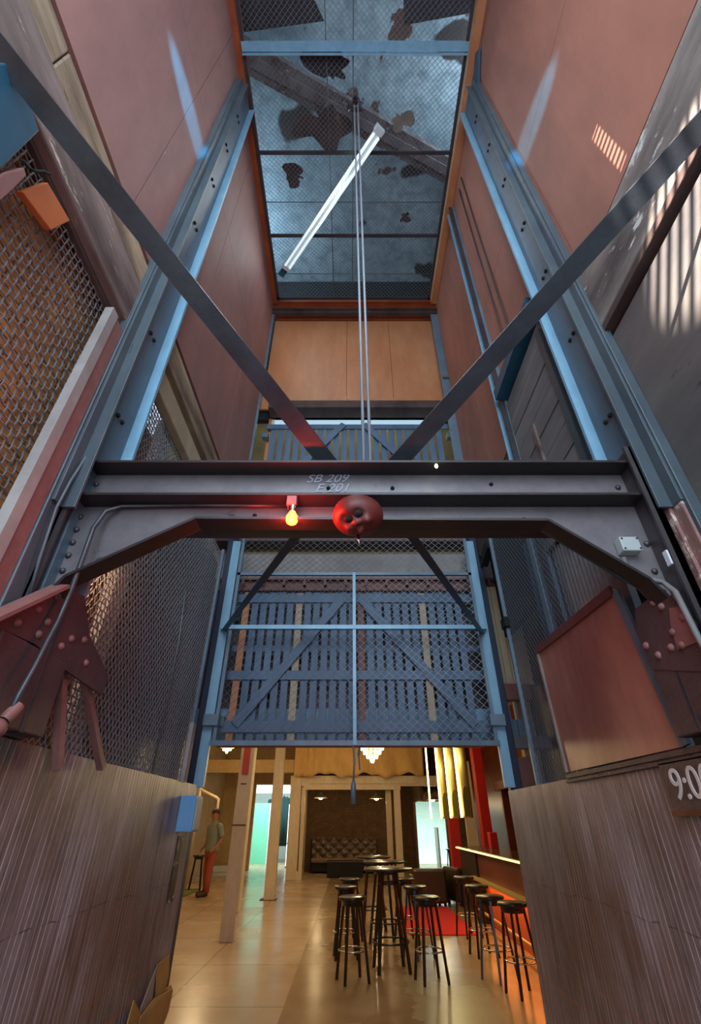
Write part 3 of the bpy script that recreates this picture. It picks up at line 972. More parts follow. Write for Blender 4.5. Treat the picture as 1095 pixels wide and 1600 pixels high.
# conduit and bulb under the beam
lb = Thing('red_bulb_lamp', 'glowing red bulb in a socket under the crosshead beam', 'lamp', RY(456, 800, 1.66))
bc = RY(456, 810, 1.64)
sc = RY(456, 788, 1.64)
lb.part('socket_box', MB().box(sc.x - 0.022, sc.x + 0.022, 1.62, 1.67, sc.z - 0.012, sc.z + 0.035), M['pink_steel'], bevel=0.003)
lb.part('socket', MB().lathe([(0.0, 0.03), (0.017, 0.03), (0.019, 0), (0.016, -0.02), (0.0, -0.02)], (bc.x, bc.y, sc.z - 0.02), 14), M['chrome'])
lb.part('bulb', MB().lathe([(0.0, 0.045), (0.012, 0.045), (0.014, 0.03), (0.026, 0.008), (0.028, -0.006), (0.022, -0.022), (0.010, -0.031), (0.0, -0.033)], (bc.x, bc.y, bc.z), 18), M['glow_bulb'])
lb.part('filament', MB().ball((bc.x, bc.y, bc.z - 0.002), 0.014), M['glow_fil'])
point('red_bulb_light', (bc.x, bc.y - 0.045, bc.z - 0.045), 10, (1.0, 0.05, 0.025), 0.03)
point('red_bulb_back_light', (bc.x, bc.y + 0.042, bc.z - 0.005), 9, (1.0, 0.05, 0.025), 0.01)
cd = [RY(452, 790, 1.70), RY(300, 790, 1.70), RY(190, 791, 1.695), RY(165, 799, 1.67), RY(146, 825, 1.64), RY(130, 870, 1.62)]
cd += [RX(u, v, x) for u, v, x in ((110, 925, -1.10), (90, 972, -1.09), (75, 1000, -1.08), (55, 1040, -1.07), (30, 1085, -1.06), (14, 1118, -1.06))]
ct = Thing('conduit', 'bent grey conduit running from the red bulb down the left post', 'conduit', cd[-1])
ct.part('pipe', MB().tube(cd, 0.010, 8), M['strap'])
ct.part('coupling', MB().lathe([(0.018, -0.02), (0.02, 0.0), (0.018, 0.04)], cd[-1], 10, (0.1, 0.5, 0.8)), M['pink_steel'])
ct.part('end_box', MB().ball(cd[-1] + Vector((-0.01, -0.02, -0.04)), 0.03, 0.03, 0.03, 10, 6), M['pink_steel'])

jb = RY(980, 856, 1.70)
jt = Thing('junction_box', 'small grey junction box on the right knee plate', 'box', jb)
jx_ = jt.part('box', MB().box(jb.x - 0.042, jb.x + 0.038, 1.665, 1.714, jb.z - 0.032, jb.z + 0.036), M['grey_plastic'], bevel=0.005)
cs = MB()
for sx in (-0.034, 0.030):
    for sz in (-0.022, 0.026):
        cs.lathe([(0, 0.004), (0.004, 0.004), (0.004, 0)], (jb.x + sx, 1.665, jb.z + sz), 8, (0, -1, 0))
jt.part('screw', cs, M['steel_dark'], jx_)
cj = [RY(974, 872, 1.68), RY(977, 885, 1.675), RY(988, 897, 1.67), RY(1012, 905, 1.66), RY(1036, 910, 1.65), RX(1055, 925, 1.19), RX(1070, 955, 1.185), RX(1090, 995, 1.18), RX(1110, 1030, 1.17)]
jt.part('flex_conduit', MB().tube(cj, 0.011, 8), M['sheet_grey'])
sp_ = RX(1043, 872, 1.23)
single('white_tag', 'small white tag standing on the right guide rail above the gusset', 'tag', MB().box(sp_.x - 0.004, sp_.x + 0.004, sp_.y - 0.012, sp_.y + 0.012, sp_.z - 0.03, sp_.z + 0.03), M['white_enamel'])
single('indicator_light', 'tiny lit white lamp on top of the beam right of centre', 'lamp', MB().ball(RY(683, 727, 1.60) + Vector((0, 0.02, 0.012)), 0.007, 0.007, 0.012), glow('indicator_glow', (225, 245, 220), 14))

# doll head under the beam centre
hc = RY(559, 806, 1.62)
dh = Thing('doll_head', 'red-lit rubber doll head with hollow eyes hung under the beam', 'ornament', hc)
hb = MB().ball((0, 0, 0), 0.108, 0.10, 0.085, 48, 32)
# face frame on the unit directions of the head
face = Vector((-0.10, -0.72, -0.69)).normalized()
fx = Vector((1, 0, 0)) - face * face.x
fx = (fx.normalized() * 0.93 + face.cross(fx).normalized() * 0.33).normalized()
fy = face.cross(fx).normalized()
if fy.z < 0:
    fy = -fy
feats = [(-0.36, 0.04, 0.24, -0.30), (0.16, 0.18, 0.24, -0.30), (-0.02, -0.20, 0.13, 0.26), (0.36, -0.22, 0.20, 0.24), (-0.38, -0.38, 0.18, 0.16),
         (-0.02, -0.56, 0.16, 0.24), (0.0, -0.40, 0.09, -0.16), (-0.1, 0.6, 0.4, 0.06)]
nv = []
for p in hb.v:
    q = Vector(p)
    dd = Vector((q.x / 0.108, q.y / 0.10, q.z / 0.085)).normalized()
    a, b, c = dd.dot(fx), dd.dot(fy), dd.dot(face)
    k = 1.0
    if c > 0:
        for (fa, fb, fr_, am) in feats:
            r2 = ((a - fa) ** 2 + (b - fb) ** 2) / (fr_ * fr_)
            k += am * math.exp(-r2 * 1.6)
    nv.append(tuple(q * k + hc))
hb.v = nv
dh.part('head', hb, M['doll'])
for (fa, fb, fr_, am) in feats[:2]:
    cc = math.sqrt(max(0, 1 - fa * fa - fb * fb))
    dd = fx * fa + fy * fb + face * cc
    pos = hc + Vector((dd.x * 0.108, dd.y * 0.10, dd.z * 0.085)) * 0.80
    dh.part('eye_socket', MB().ball(pos, 0.024, 0.020, 0.017, 12, 8), M['black'])
dh.part('hanging_hook', MB().tube([hc + Vector((0, 0.05, 0.06)), hc + Vector((0, 0.06, 0.12))], 0.008, 6).tube([hc + Vector((0.0, 0.02, -0.08)), hc + Vector((0.005, 0.02, -0.13))], 0.006, 6), M['chrome'])

# ================================================================ car body
def rib_panel(x, s, y0, y1, z1, lab):
    """grooved boards; s = +1 when the boarded face looks to +x"""
    pts = []
    y = y0
    while y < y1 - 1e-6:
        e = min(y + 0.04, y1)
        pts += [(x, y + 0.001), (x + s * 0.0025, y + 0.003), (x + s * 0.0025, e - 0.003), (x, e - 0.001)]
        y = e
    mb = MB()
    prof = [(px_, py_, 0) for px_, py_ in pts] + [(x - s * 0.03, y1, 0), (x - s * 0.03, y0, 0)]
    if s > 0:
        prof = prof[::-1]
    mb.prism(prof, (0, 0, z1))
    return single('wainscot_panel', lab, 'panel', mb, M['panel'])


rib_panel(-1.245, 1, -0.9, 4.34, 1.752, 'worn grooved board side of the lift car at left')
rib_panel(1.275, -1, -0.9, 4.34, 1.712, 'worn grooved board side of the lift car at right')
single('ledge_trim', 'thin grey ledge along the top of the right grooved panel', 'ledge', MB().box(1.262, 1.315, -0.9, 3.1, 1.712, 1.735).box(1.255, 1.27, -0.9, 3.1, 1.69, 1.705), M['maroon'], bevel=0.003)
struct('floor_car', MB().box(-1.25, 1.28, -0.9, 4.36, -0.06, 0.0), M['timber_dark'])

pw0 = RX(245, 870, -1.33)
single('white_post', 'white painted post behind the left car side mesh', 'post', MB().box(-1.44, -1.38, 2.46, 2.62, 0, 4.0), M['white_enamel'], bevel=0.004)
struct('wall_left_dark', MB().box(-1.46, -1.42, 2.62, 4.38, 0, 3.8), M['steel_dark'])
cm = Thing('car_side_mesh', 'fine expanded wire mesh on the left side of the lift car', 'mesh panel', (-1.25, 2.9, 1.75))
cm.part('mesh', chain((-1.255, 1.95, 1.752), (0, 1, 0), (0, 0, 1), 1.98, 1.95, 0.0215, 0.062, 0.0024), M['wire_side'])
cm.part('edge_bar', MB().box(-1.262, -1.235, 3.93, 3.965, 1.75, 3.72), M['steel_blue'])
cm.part('edge_bar', MB().tube([(-1.245, 3.3, 1.76), (-1.245, 3.28, 2.6), (-1.245, 3.2, 2.95)], 0.006, 6), M['wire'])
cm.part('lower_edge_plate', MB().box(-1.262, -1.225, 3.90, 3.97, 1.75, 2.15), M['plaster'])
cm = Thing('car_side_mesh', 'fine expanded wire mesh on the right side of the lift car', 'mesh panel', (1.33, 3.4, 1.72))
cm.part('mesh', chain((1.335, 2.6, 1.72), (0, 1, 0), (0, 0, 1), 1.16, 2.05, 0.0215, 0.062, 0.0024), M['wire_dark'])
cm.part('edge_bar', MB().box(1.31, 1.34, 3.74, 3.765, 1.72, 3.78), M['steel_blue'])
cm.part('edge_bar', MB().box(1.33, 1.36, 2.93, 3.0, 1.72, 3.6), M['steel_blue'])
cm.part('latch', MB().box(1.29, 1.34, 3.70, 3.80, 2.86, 2.94), M['black'])
single('limit_switch', 'small black limit switch by the right landing post under the beam', 'switch',
       MB().bar(RX(755, 880, 1.36), RX(765, 850, 1.36), 0.07, 0.10).ball(RX(752, 868, 1.33), 0.03), M['black'], bevel=0.004)

rb = Thing('backing_board', 'varnished red-brown board on the right car side above the grooved panel', 'board', RX(960, 1170, 1.28))
p4 = [RX(u, v, 1.285) for u, v in ((838, 1015), (885, 1207), (1066, 1167), (990, 985), (955, 920))]
p4[3] = (p4[4] + p4[2]) / 2 + (p4[3] - (p4[4] + p4[2]) / 2) * 1.0
rb.part('board', MB().prism(p4, (0.018, 0, 0)), M['red_board'])
rb.part('top_trim', MB().bar(RX(838, 1017, 1.277), RX(955, 923, 1.277), 0.016, 0.05, (0, 0, 1)), M['bar_wood'])
rb.part('edge_strip', MB().bar(RX(839, 1018, 1.277), RX(885, 1207, 1.277), 0.014, 0.022, (0, 1, 0)), M['plaster'], label='pale edge strip')
rb.part('edge_strip', MB().bar(RX(962, 925, 1.277), RX(1072, 1165, 1.277), 0.016, 0.05, (0, 1, 0)), M['steel_blue'], label='blue-grey edge strip')

sg = Thing('time_sign', 'dark sign with raised pale 9:00 on the right grooved panel', 'sign', RX(1080, 1260, 1.27))
sg.part('plate', MB().box(1.255, 1.271, 1.66, 2.13, 1.535, 1.70), M['maroon'], bevel=0.002)
sg.part('numerals', place(text_mb('9:00', 0.15, 0.002), (1.2535, 1.955, 1.617), (0, -1, 0), (0, 0, 1)), M['white_ink'])
sg.part('lower_lip', MB().box(1.245, 1.271, 1.66, 2.13, 1.52, 1.537), M['bar_wood'])
sb = Thing('switch_box', 'switch box with a blue-lit face on the front end of the left panel', 'switch box', (-1.19, 4.0, 1.44))
sb.part('body', MB().box(-1.242, -1.125, 3.95, 4.12, 1.445, 1.665), M['switch_blue_lit'], bevel=0.006)  # blue light on the near face put into the body colour, side plate grey
sb.part('side_plate', MB().box(-1.127, -1.118, 3.965, 4.105, 1.46, 1.65), M['grey_plastic'])
single('peeling_sticker', 'black strip of flaking sticker under the blue switch box', 'sticker', MB().box(-1.24, -1.236, 4.05, 4.16, 1.05, 1.42), worn('flaking_sticker', (30, 26, 26), (40, 36, 36), 6, (1, 1, 1), 0.5, 0, (210, 206, 200), 0.56))

# torn cardboard in the lower left corner
def sheet(pts, Y, m, lab):
    single('torn_cardboard', lab, 'cardboard', MB().prism([RX(u, v, Y + (i % 2) * 0.006) for i, (u, v) in enumerate(pts)], (0.006, 0, 0)), m, group='torn cardboard in the corner')


sheet([(238, 1612), (243, 1545), (244, 1508), (264, 1492), (262, 1525), (257, 1545), (266, 1539), (269, 1548), (262, 1580), (246, 1612)], -1.236, M['cardboard'], 'tall torn flap of brown cardboard at the foot of the left panel')
sheet([(215, 1612), (219, 1575), (244, 1510), (236, 1560), (232, 1612)], -1.226, M['cardboard_grey'], 'narrow grey printed torn flap beside the tall cardboard flap')
sheet([(192, 1620), (208, 1563), (218, 1582), (216, 1620)], -1.216, M['cardboard'], 'small pointed cardboard flap nearest the grooved panel')
sheet([(214, 1625), (218, 1590), (240, 1560), (268, 1545), (262, 1580), (246, 1625)], -1.206, M['cardboard'], 'broad folded cardboard piece in front of the torn flaps')

# ================================================================ landing front: posts, gates
for s, x0, x1, lab in ((-1, -1.37, -1.27, 'dark navy landing post at the left of the doorway'), (1, 1.33, 1.43, 'dark navy landing post at the right of the doorway')):
    t = Thing('landing_post', lab, 'post', ((x0 + x1) / 2, 4.46, 0))
    t.part('channel', MB().box(x0, x1, 4.44, 4.515, 0, 8.42), M['navy'], bevel=0.004)
    xa, xb = (x1 - 0.03, x1 + 0.055) if s < 0 else (x0 - 0.055, x0 + 0.03)
    t.part('face_strip', MB().box(xa, xb, 4.40, 4.44, 1.74, 4.09), M['steel_light'], bevel=0.003, label='pale blue lower face strip')
    xa, xb = (x0 - 0.0, x1 + 0.02) if s < 0 else (x0 - 0.02, x1)
    t.part('guide_channel', MB().box(xa, xb, 4.41, 4.44, 4.2, 8.42), M['steel_blue'], bevel=0.004)
    t.part('bracket', MB().box(x0 - 0.05 if s < 0 else x0, x1 if s < 0 else x1 + 0.05, 4.37, 4.41, 6.80, 6.86), M['steel_grey'])
single('head_beam', 'dark steel channel across the shaft front over the orange plywood', 'beam',
       MB().box(-1.30, 1.46, 4.38, 4.44, 8.40, 8.47).box(-1.30, 1.46, 4.34, 4.38, 8.455, 8.47), M['timber_dark'], bevel=0.003)
single('lintel_timber', 'thick grimy timber lintel under the orange plywood', 'lintel', MB().box(-1.12, 1.30, 4.36, 4.56, 6.17, 6.31), M['timber_dark'], bevel=0.01)
single('lintel_dust', 'white flaked plaster along the top of the timber lintel', 'plaster', MB().box(-1.12, -0.84, 4.37, 4.5, 6.31, 6.325).box(-0.6, 0.1, 4.4, 4.5, 6.31, 6.318), M['plaster'])
single('window_strip', 'pale blue lit strip of glass between lintel and upper gate', 'window', MB().box(-1.1, 1.22, 4.60, 4.62, 6.03, 6.17), glow('sky_strip', (190, 220, 232), 0.45))
single('reveal_board', 'bare orange board standing at the left end of the upper gate', 'board', MB().box(-1.14, -1.06, 4.60, 4.63, 4.42, 6.2), M['ply_front'])


def slat_gate(lab, x0, x1, z0, z1, Y, rails, braces, pitch, wd, special):
    t = Thing('slat_gate', lab, 'gate', ((x0 + x1) / 2, Y, z0))
    k = 0
    x = x0
    while x + wd <= x1 + 1e-6:
        mm = special.get(k, 'slat')
        t.part('slat', MB().box(x, x + wd, Y, Y + 0.018, z0 + 0.01 * math.sin(k * 2.3), z1 + 0.008 * math.cos(k * 1.7)), M[mm],
               label=None if mm == 'slat' else ('bare pale slat' if mm == 'slat_pale' else 'red-brown slat'), bevel=0.002)
        x += pitch
        k += 1
    for (a, b, off) in rails:
        t.part('rail', MB().box(x0 - 0.06, x1 + 0.06, Y - 0.022 if off else Y + 0.02, Y - 0.001 if off else Y + 0.042, a, b), M['slat'], bevel=0.002)
    for (p, q) in braces:
        t.part('brace', MB().bar((p[0], Y - 0.034, p[1]), (q[0], Y - 0.034, q[1]), 0.022, 0.085, (0, 0, 1)), M['slat'], bevel=0.002)
    for xx in (x0 - 0.1, x1 + 0.02):
        for zz in (z0 + 0.13, z1 - 0.25):
            t.part('guide_shoe', MB().box(xx, xx + 0.08, Y - 0.05, Y + 0.03, zz, zz + 0.08), M['steel_blue'])
    return t


slat_gate('raised blue-grey slat gate behind the wire mesh over the hall doorway', -1.14, 1.25, 2.10, 3.56, 4.60,
          [(3.44, 3.53, 1), (2.645, 2.73, 1), (2.18, 2.28, 1), (2.93, 2.99, 0)],
          [((-0.10, 3.46), (-1.06, 2.24)), ((0.12, 3.46), (1.14, 2.24))], 0.0935, 0.067, {6: 'slat_pale', 20: 'slat_pale', 13: 'slat_red', 0: 'ply_front'})
slat_gate('upper floor slat gate above the crosshead beam', -1.08, 1.27, 4.44, 6.0, 4.545,
          [(5.93, 6.01, 1), (5.20, 5.28, 1), (4.55, 4.65, 1)],
          [((-0.09, 6.0), (-1.05, 4.7)), ((0.18, 6.0), (1.2, 4.7))], 0.1065, 0.072, {})

gt = Thing('mesh_gate', 'chain link gate panel in a blue steel frame over the hall doorway', 'gate', (0.04, 4.37, 2.06))
gt.part('mesh', chain((-1.18, 4.38, 2.06), (1, 0, 0), (0, 0, 1), 2.44, 2.08, 0.038, 0.070, 0.003), M['wire'])
gt.part('frame_bar', MB().box(-1.19, 1.27, 4.362, 4.395, 3.655, 3.685), M['steel_blue'])
gt.part('frame_bar', MB().box(-1.27, 1.33, 4.34, 4.375, 3.065, 3.105), M['steel_light'], label='pale blue crossbar')
gt.part('frame_bar', MB().box(-1.21, 1.28, 4.355, 4.40, 2.045, 2.085), M['steel_blue'])
gt.part('centre_bar', MB().box(0.022, 0.052, 4.35, 4.375, 2.05, 3.68), M['steel_light'])
for x in (-1.19, 1.24):
    gt.part('side_bar', MB().box(x, x + 0.03, 4.362, 4.395, 2.05, 4.1), M['steel_blue'])
for x in (-1.285, 1.22):
    gt.part('corner_lug', MB().box(x, x + 0.13, 4.33, 4.40, 2.20, 2.29), M['steel_blue'])
gt.part('bottom_edge', MB().box(-1.15, 1.15, 4.40, 4.42, 2.035, 2.05), M['orange_trim'], label='worn yellow lower edge')
for (u, v1, Y, ww, lab, mm) in ((552, 1257, 4.36, 0.026, 'long blue pull handle hanging from the mesh gate', 'switch_dim'), (562, 1203, 4.39, 0.022, 'short dark strap hanging from the mesh gate', 'navy')):
    a, b = RY(u, 1166, Y), RY(u, v1, Y)
    m_ = M.get(mm) or M['steel_blue']
    if v1 > 1240:
        mb = MB().tube([a, a + (b - a) * 0.3 + Vector((0.008, 0, 0)), a + (b - a) * 0.62], 0.008, 6).tube([a + (b - a) * 0.6, a + (b - a) * 0.7, b], [0.012, 0.022, 0.022], 10)
    else:
        mb = MB().bar(a, a + (b - a) * 0.4 + Vector((-0.01, 0, 0)), 0.012, 0.02).bar(a + (b - a) * 0.4 + Vector((-0.01, 0, 0)), b, 0.03, 0.012)
    single('pull_strap', lab, 'strap', mb, m_)
# boards of the front wall outside the right landing post
for k, (a, b) in enumerate(((1.44, 1.53), (1.535, 1.60), (1.605, 1.80))):
    single('wall_board', ['cream board beside the right landing post', 'narrow cream board next to the mesh at right', 'wide cream board behind the right car mesh'][k], 'board', MB().box(a, b, 4.66, 4.69, 2.62, 3.66), M['cream'], bevel=0.004)
single('latch_block', 'maroon timber block under the cream boards at right', 'block', MB().box(1.43, 1.72, 4.58, 4.68, 2.46, 2.61), M['slat_red'], bevel=0.006)
single('vent_grille', 'small barred opening under the maroon block at right', 'grille', MB().box(1.46, 1.50, 4.62, 4.64, 2.16, 2.46).box(1.55, 1.57, 4.62, 4.64, 2.16, 2.46).box(1.62, 1.64, 4.62, 4.64, 2.16, 2.46).box(1.46, 1.70, 4.65, 4.66, 2.16, 2.30), M['steel_blue'])
single('latch_bar', 'grey steel bar under the barred opening at right', 'bar', MB().box(1.38, 1.78, 4.50, 4.60, 2.04, 2.14), M['steel_grey'], bevel=0.006)
single('jamb_timber', 'red-brown timber jamb between right landing post and car mesh', 'jamb', MB().box(1.46, 1.62, 4.56, 4.70, 0, 1.98), M['slat_red'], bevel=0.008)
single('jamb_strip', 'thin yellowish strip on the red-brown jamb', 'strip', MB().box(1.62, 1.645, 4.55, 4.60, 0, 2.0), M['cream'])

# upper landing seen through the slats
struct('wall_upper_landing', MB().box(-2.6, 2.6, 8.5, 8.6, 4.35, 8.2), M['hall_wall'])
struct('ceiling_upper_landing', MB().box(-2.6, 2.6, 4.72, 8.6, 8.1, 8.2), M['plaster'])
struct('wall_upper_side', MB().box(-2.6, -2.5, 4.72, 8.6, 4.35, 8.2).box(2.5, 2.6, 4.72, 8.6, 4.35, 8.2), M['plaster'])

# ================================================================ SETTING: the hall
HW = M['hall_wall']
struct('floor', MB().box(-7.0, 6.0, 4.36, 30.0, -0.1, 0.0), M['floor'])
struct('ceiling_hall', MB().box(-7.0, 6.0, 4.85, 30.0, 4.12, 4.36), HW)
struct('wall_hall_left', MB().box(-5.3, -5.15, 4.9, 21.9, 0, 4.12), HW)
struct('wall_hall_right', MB().box(4.3, 4.45, 4.9, 21.0, 0, 4.12), M['bar_wood'])
struct('wall_hall_front', MB().box(-5.3, -1.6, 4.9, 5.0, 0, 4.12).box(1.66, 4.4, 4.9, 5.0, 0, 4.12), HW)
rw = MB().box(-5.3, -3.86, 21.9, 22.05, 0, 4.12).box(-3.86, -1.6, 21.9, 22.05, 2.80, 4.12)
struct('wall_hall_rear', rw, HW)
struct('trim_6', MB().box(-5.15, -5.05, 13.0, 21.9, 3.15, 3.30), HW)
struct('trim_7', MB().box(-5.15, -1.8, 18.4, 18.6, 2.95, 3.35), HW)
# brick alcove
struct('wall_alcove_rear', MB().box(-1.75, 2.42, 21.4, 21.55, 0, 4.12), M['brick_brown'])
struct('wall_alcove_left', MB().box(-1.9, -1.7, 18.55, 21.5, 0, 4.12), M['column'])
struct('wall_alcove_right', MB().box(2.40, 2.5, 18.6, 21.5, 2.15, 4.12).box(2.38, 2.46, 20.6, 21.55, 0, 2.2), M['brick_brown'])
struct('wall_doorway_head', MB().box(2.38, 4.3, 20.6, 20.75, 2.17, 4.12).box(3.55, 4.3, 20.6, 20.75, 0, 2.2), M['brick_brown'])
struct('trim_8', MB().box(-2.08, 4.2, 18.45, 18.62, 2.55, 2.86).box(-1.62, 1.72, 18.40, 18.46, 2.44, 2.56).box(-1.45, 2.3, 18.41, 18.45, 2.62, 2.66), M['column_warm'])
struct('trim_9', MB().box(-1.66, -1.55, 18.42, 18.60, 0, 2.5).box(-1.72, -1.66, 18.4, 20.0, 0, 0.22), M['column_warm'])
# studio behind the right doorway, windowed room behind the left opening
struct('wall_studio', MB().box(2.0, 6.0, 27.5, 27.6, 0, 4.1).box(1.95, 2.0, 21.6, 27.6, 0, 4.1).box(5.2, 5.3, 20.8, 27.6, 0, 4.1), M['white_wall'])
struct('studio_cove', MB().prism([(2.0, 25.4, 0.005), (2.0, 27.5, 0.005), (2.0, 27.5, 1.8), (2.0, 27.1, 0.8), (2.0, 26.5, 0.25)], (3.2, 0, 0)), M['white_wall'])
struct('wall_rear_room', MB().box(-6.5, 1.8, 29.0, 29.1, 0, 4.1).box(-6.6, -6.5, 22.0, 29.1, 0, 4.1).box(1.75, 1.85, 21.6, 29.1, 0, 4.1), M['white_wall'])
struct('window_1', MB().box(-4.2, -1.7, 22.0, 22.03, 2.50, 2.78), M['window_light'])
single('rear_window', 'tall bright gridded window right of the second white column', 'window', MB().box(-2.62, -2.12, 23.2, 23.25, 0.05, 2.15), M['window_light'])
single('window_bars', 'dark bars crossing the tall bright window', 'bars', MB().box(-2.62, -2.12, 23.15, 23.18, 0.78, 0.82).box(-2.14, -2.08, 23.1, 23.2, 0, 2.75).box(-2.62, -2.12, 23.15, 23.18, 0.0, 0.06), M['steel_grey'])
single('green_panel', 'mint green panel leaning in the rear room left of the dark cloth', 'panel', MB().box(-4.45, -3.72, 25.2, 25.26, 0.0, 2.25), M['green_panel'])
single('panel_edge', 'white edge stand beside the mint green panel', 'panel', MB().box(-3.72, -3.62, 25.2, 25.26, 0.0, 2.25), M['white_enamel'])
dc = MB()
random.seed(3)
pts = []
for k in range(22):
    x = -3.9 + k * 0.075
    pts.append((x, 25.7 + 0.03 * math.sin(k * 1.9), 0.62))
top = [(p[0], p[1], 2.45 + 0.14 * random.random() - 0.1 * abs(k - 9) / 9) for k, p in enumerate(pts)]
dc.v = [*pts, *top]
n_ = len(pts)
for k in range(n_ - 1):
    dc.f.append([k, k + 1, n_ + k + 1, n_ + k])
    dc.s.append(True)
o = single('dark_cloth', 'dark teal cloth hanging in the bright rear opening', 'cloth', dc, M['teal_cloth'])
sol = o.modifiers.new('thick', 'SOLIDIFY')
sol.thickness = 0.02
single('white_plinth', 'low white box by the rear wall left of the front column', 'box', MB().box(-5.05, -4.15, 21.3, 21.8, 0, 0.18), M['white_enamel'], bevel=0.01)
single('floor_mat', 'small green mat on the hall floor by the left post', 'mat', MB().box(-4.9, -4.05, 14.6, 16.0, 0.0, 0.02), M['turf'])
pp = Thing('wall_pipe', 'white pipe running up the hall left wall with a bent branch', 'pipe', (-4.6, 16.4, 0))
pp.part('riser', MB().tube([(-4.6, 16.4, 0), (-4.6, 16.4, 4.1)], 0.05, 10), M['column_warm'])
pp.part('branch', MB().tube([(-4.6, 16.4, 2.34), (-4.05, 16.4, 2.12), (-4.0, 16.4, 2.08), (-4.0, 16.4, 1.2)], 0.045, 10), M['column_warm'])
pp.part('bracket', MB().box(-4.9, -4.55, 16.35, 16.45, 2.32, 2.38), M['column_warm'])

# columns
c1 = Thing('timber_column', 'nearest white timber column carrying a red upright sign', 'column', (-1.86, 9.45, 0))
c1.part('post', MB().box(-1.99, -1.77, 9.36, 9.58, 0, 4.12), M['column'], bevel=0.012)
c1.part('corner_strip', MB().box(-1.775, -1.745, 9.36, 9.60, 0.35, 4.12), M['column_warm'], bevel=0.004)
c1.part('joint', MB().box(-1.995, -1.765, 9.352, 9.36, 1.46, 1.475).box(-1.93, -1.83, 9.352, 9.36, 2.06, 2.075), M['timber_dark'])
hs = RY(376, 1204, 9.35)
sgn = Thing('column_sign', 'red upright sign with a faded down arrow on the nearest white column', 'sign', (-1.87, 9.35, 2.2))
sp0_ = sgn.part('plate', MB().box(-1.93, -1.82, 9.335, 9.352, 2.22, 3.1), M['red_sign'], bevel=0.002)
sgn.part('white_mark', MB().box(-1.885, -1.868, 9.332, 9.336, 2.36, 3.05), M['pink_steel'], parent=sp0_, label='faded upright stroke')
sgn.part('white_mark', MB().prism([(-1.877, 9.332, 2.25), (-1.905, 9.332, 2.36), (-1.848, 9.332, 2.36)], (0, 0.004, 0)), M['pink_steel'], parent=sp0_, label='faded arrowhead pointing down')
c2 = Thing('timber_column', 'second white timber column standing before the bright rear window', 'column', (-1.9, 14.0, 0))
c2.part('post', MB().box(-2.03, -1.78, 13.92, 14.15, 0, 4.12), M['column_warm'], bevel=0.012)
c2.part('base_plate', MB().box(-2.12, -1.74, 13.9, 14.2, 0, 0.012), M['timber_dark'])
single('wall_pier', 'white pier at the left corner of the brick alcove', 'pier', MB().box(-2.06, -1.70, 18.42, 18.7, 0, 2.86), M['column_warm'], bevel=0.01)
single('alcove_post', 'wide pale post at the right of the tufted sofa', 'post', MB().box(1.22, 1.40, 18.62, 18.8, 0, 2.56), M['cream'], bevel=0.008)
single('alcove_post', 'brighter cream post right beside the wide pale post', 'post', MB().box(1.48, 1.70, 18.42, 18.6, 0, 2.56), M['column_warm'], bevel=0.008)

# cloth swag across the alcove header
cl = MB()
nx, nz = 60, 10
for j in range(nz + 1):
    for i in range(nx + 1):
        x = -1.95 + 4.5 * i / nx
        zb = 2.86 - 0.06 * math.sin(i * 0.33) - 0.03 * math.sin(i * 0.9 + 1)
        z = zb + (4.1 - zb) * j / nz
        y = 18.25 + 0.06 * math.sin(i * 0.55 + j * 0.25) * (1.1 - j / nz) + 0.10 * math.exp(-((x + 1.6) / 0.35) ** 2) * math.sin(i * 2.2)
        cl.v.append((x, y, z))
for j in range(nz):
    for i in range(nx):
        a = j * (nx + 1) + i
        cl.f.append([a, a + 1, a + nx + 2, a + nx + 1])
        cl.s.append(True)
o = single('ceiling_cloth', 'golden beige cloth hung across the top of the brick alcove', 'cloth', cl, M['curtain'])
sol = o.modifiers.new('thick', 'SOLIDIFY')
sol.thickness = 0.015


def chandelier(c, R, tiers, lab, hang, pw):
    t = Thing('chandelier', lab, 'chandelier', c)
    z = c[2]
    hb = MB()
    rows = []
    for k in range(tiers):
        r = R * (1 - k / tiers) ** 0.75
        rows.append((r, z - k * R * 0.24))
        hb.ring((c[0], c[1], z - k * R * 0.24), r, 0.012, 20, 6)
    hb.tube([(c[0], c[1], z), (c[0], c[1], hang)], 0.012, 6)
    t.part('frame', hb, M['gold'])
    cb_ = MB()
    for (r, zz) in rows:
        n = max(4, int(r * 70))
        for i in range(n):
            q = 2 * math.pi * i / n
            cb_.ball((c[0] + r * math.cos(q), c[1] + r * math.sin(q), zz - 0.03), 0.03, 0.03, 0.045, 6, 4)
    cb_.ball((c[0], c[1], rows[-1][1] - 0.08), 0.05, 0.05, 0.07, 8, 6)
    p = t.part('crystal', cb_, M['glow_crystal'])
    p['kind'] = 'stuff'
    point('chandelier_light', (c[0], c[1], z - R * 0.24 * tiers - 0.1), pw, (1.0, 0.74, 0.42), 0.2)


chandelier((0.44, 10.5, 2.95), 0.32, 5, 'lit crystal chandelier hanging in the middle of the hall', 4.12, 80)
chandelier((-3.75, 15.6, 3.62), 0.33, 4, 'lit crystal chandelier at the far left beside the column', 4.12, 80)


def pendant(x, y, z, lab):
    t = Thing('pendant_lamp', lab, 'lamp', (x, y, z))
    t.part('shade', MB().lathe([(0.03, 0.16), (0.06, 0.10), (0.26, 0.0), (0.27, -0.02), (0.24, -0.01), (0.05, 0.08)], (x, y, z), 24), M['cream'])
    t.part('cord', MB().tube([(x, y, z + 0.1), (x, y, 4.1)], 0.008, 6), M['black'])
    t.part('bulb', MB().ball((x, y, z - 0.02), 0.075, 0.075, 0.05), M['glow_pendant'])
    point('pendant_light', (x, y, z - 0.14), 18, (1.0, 0.72, 0.36), 0.06)


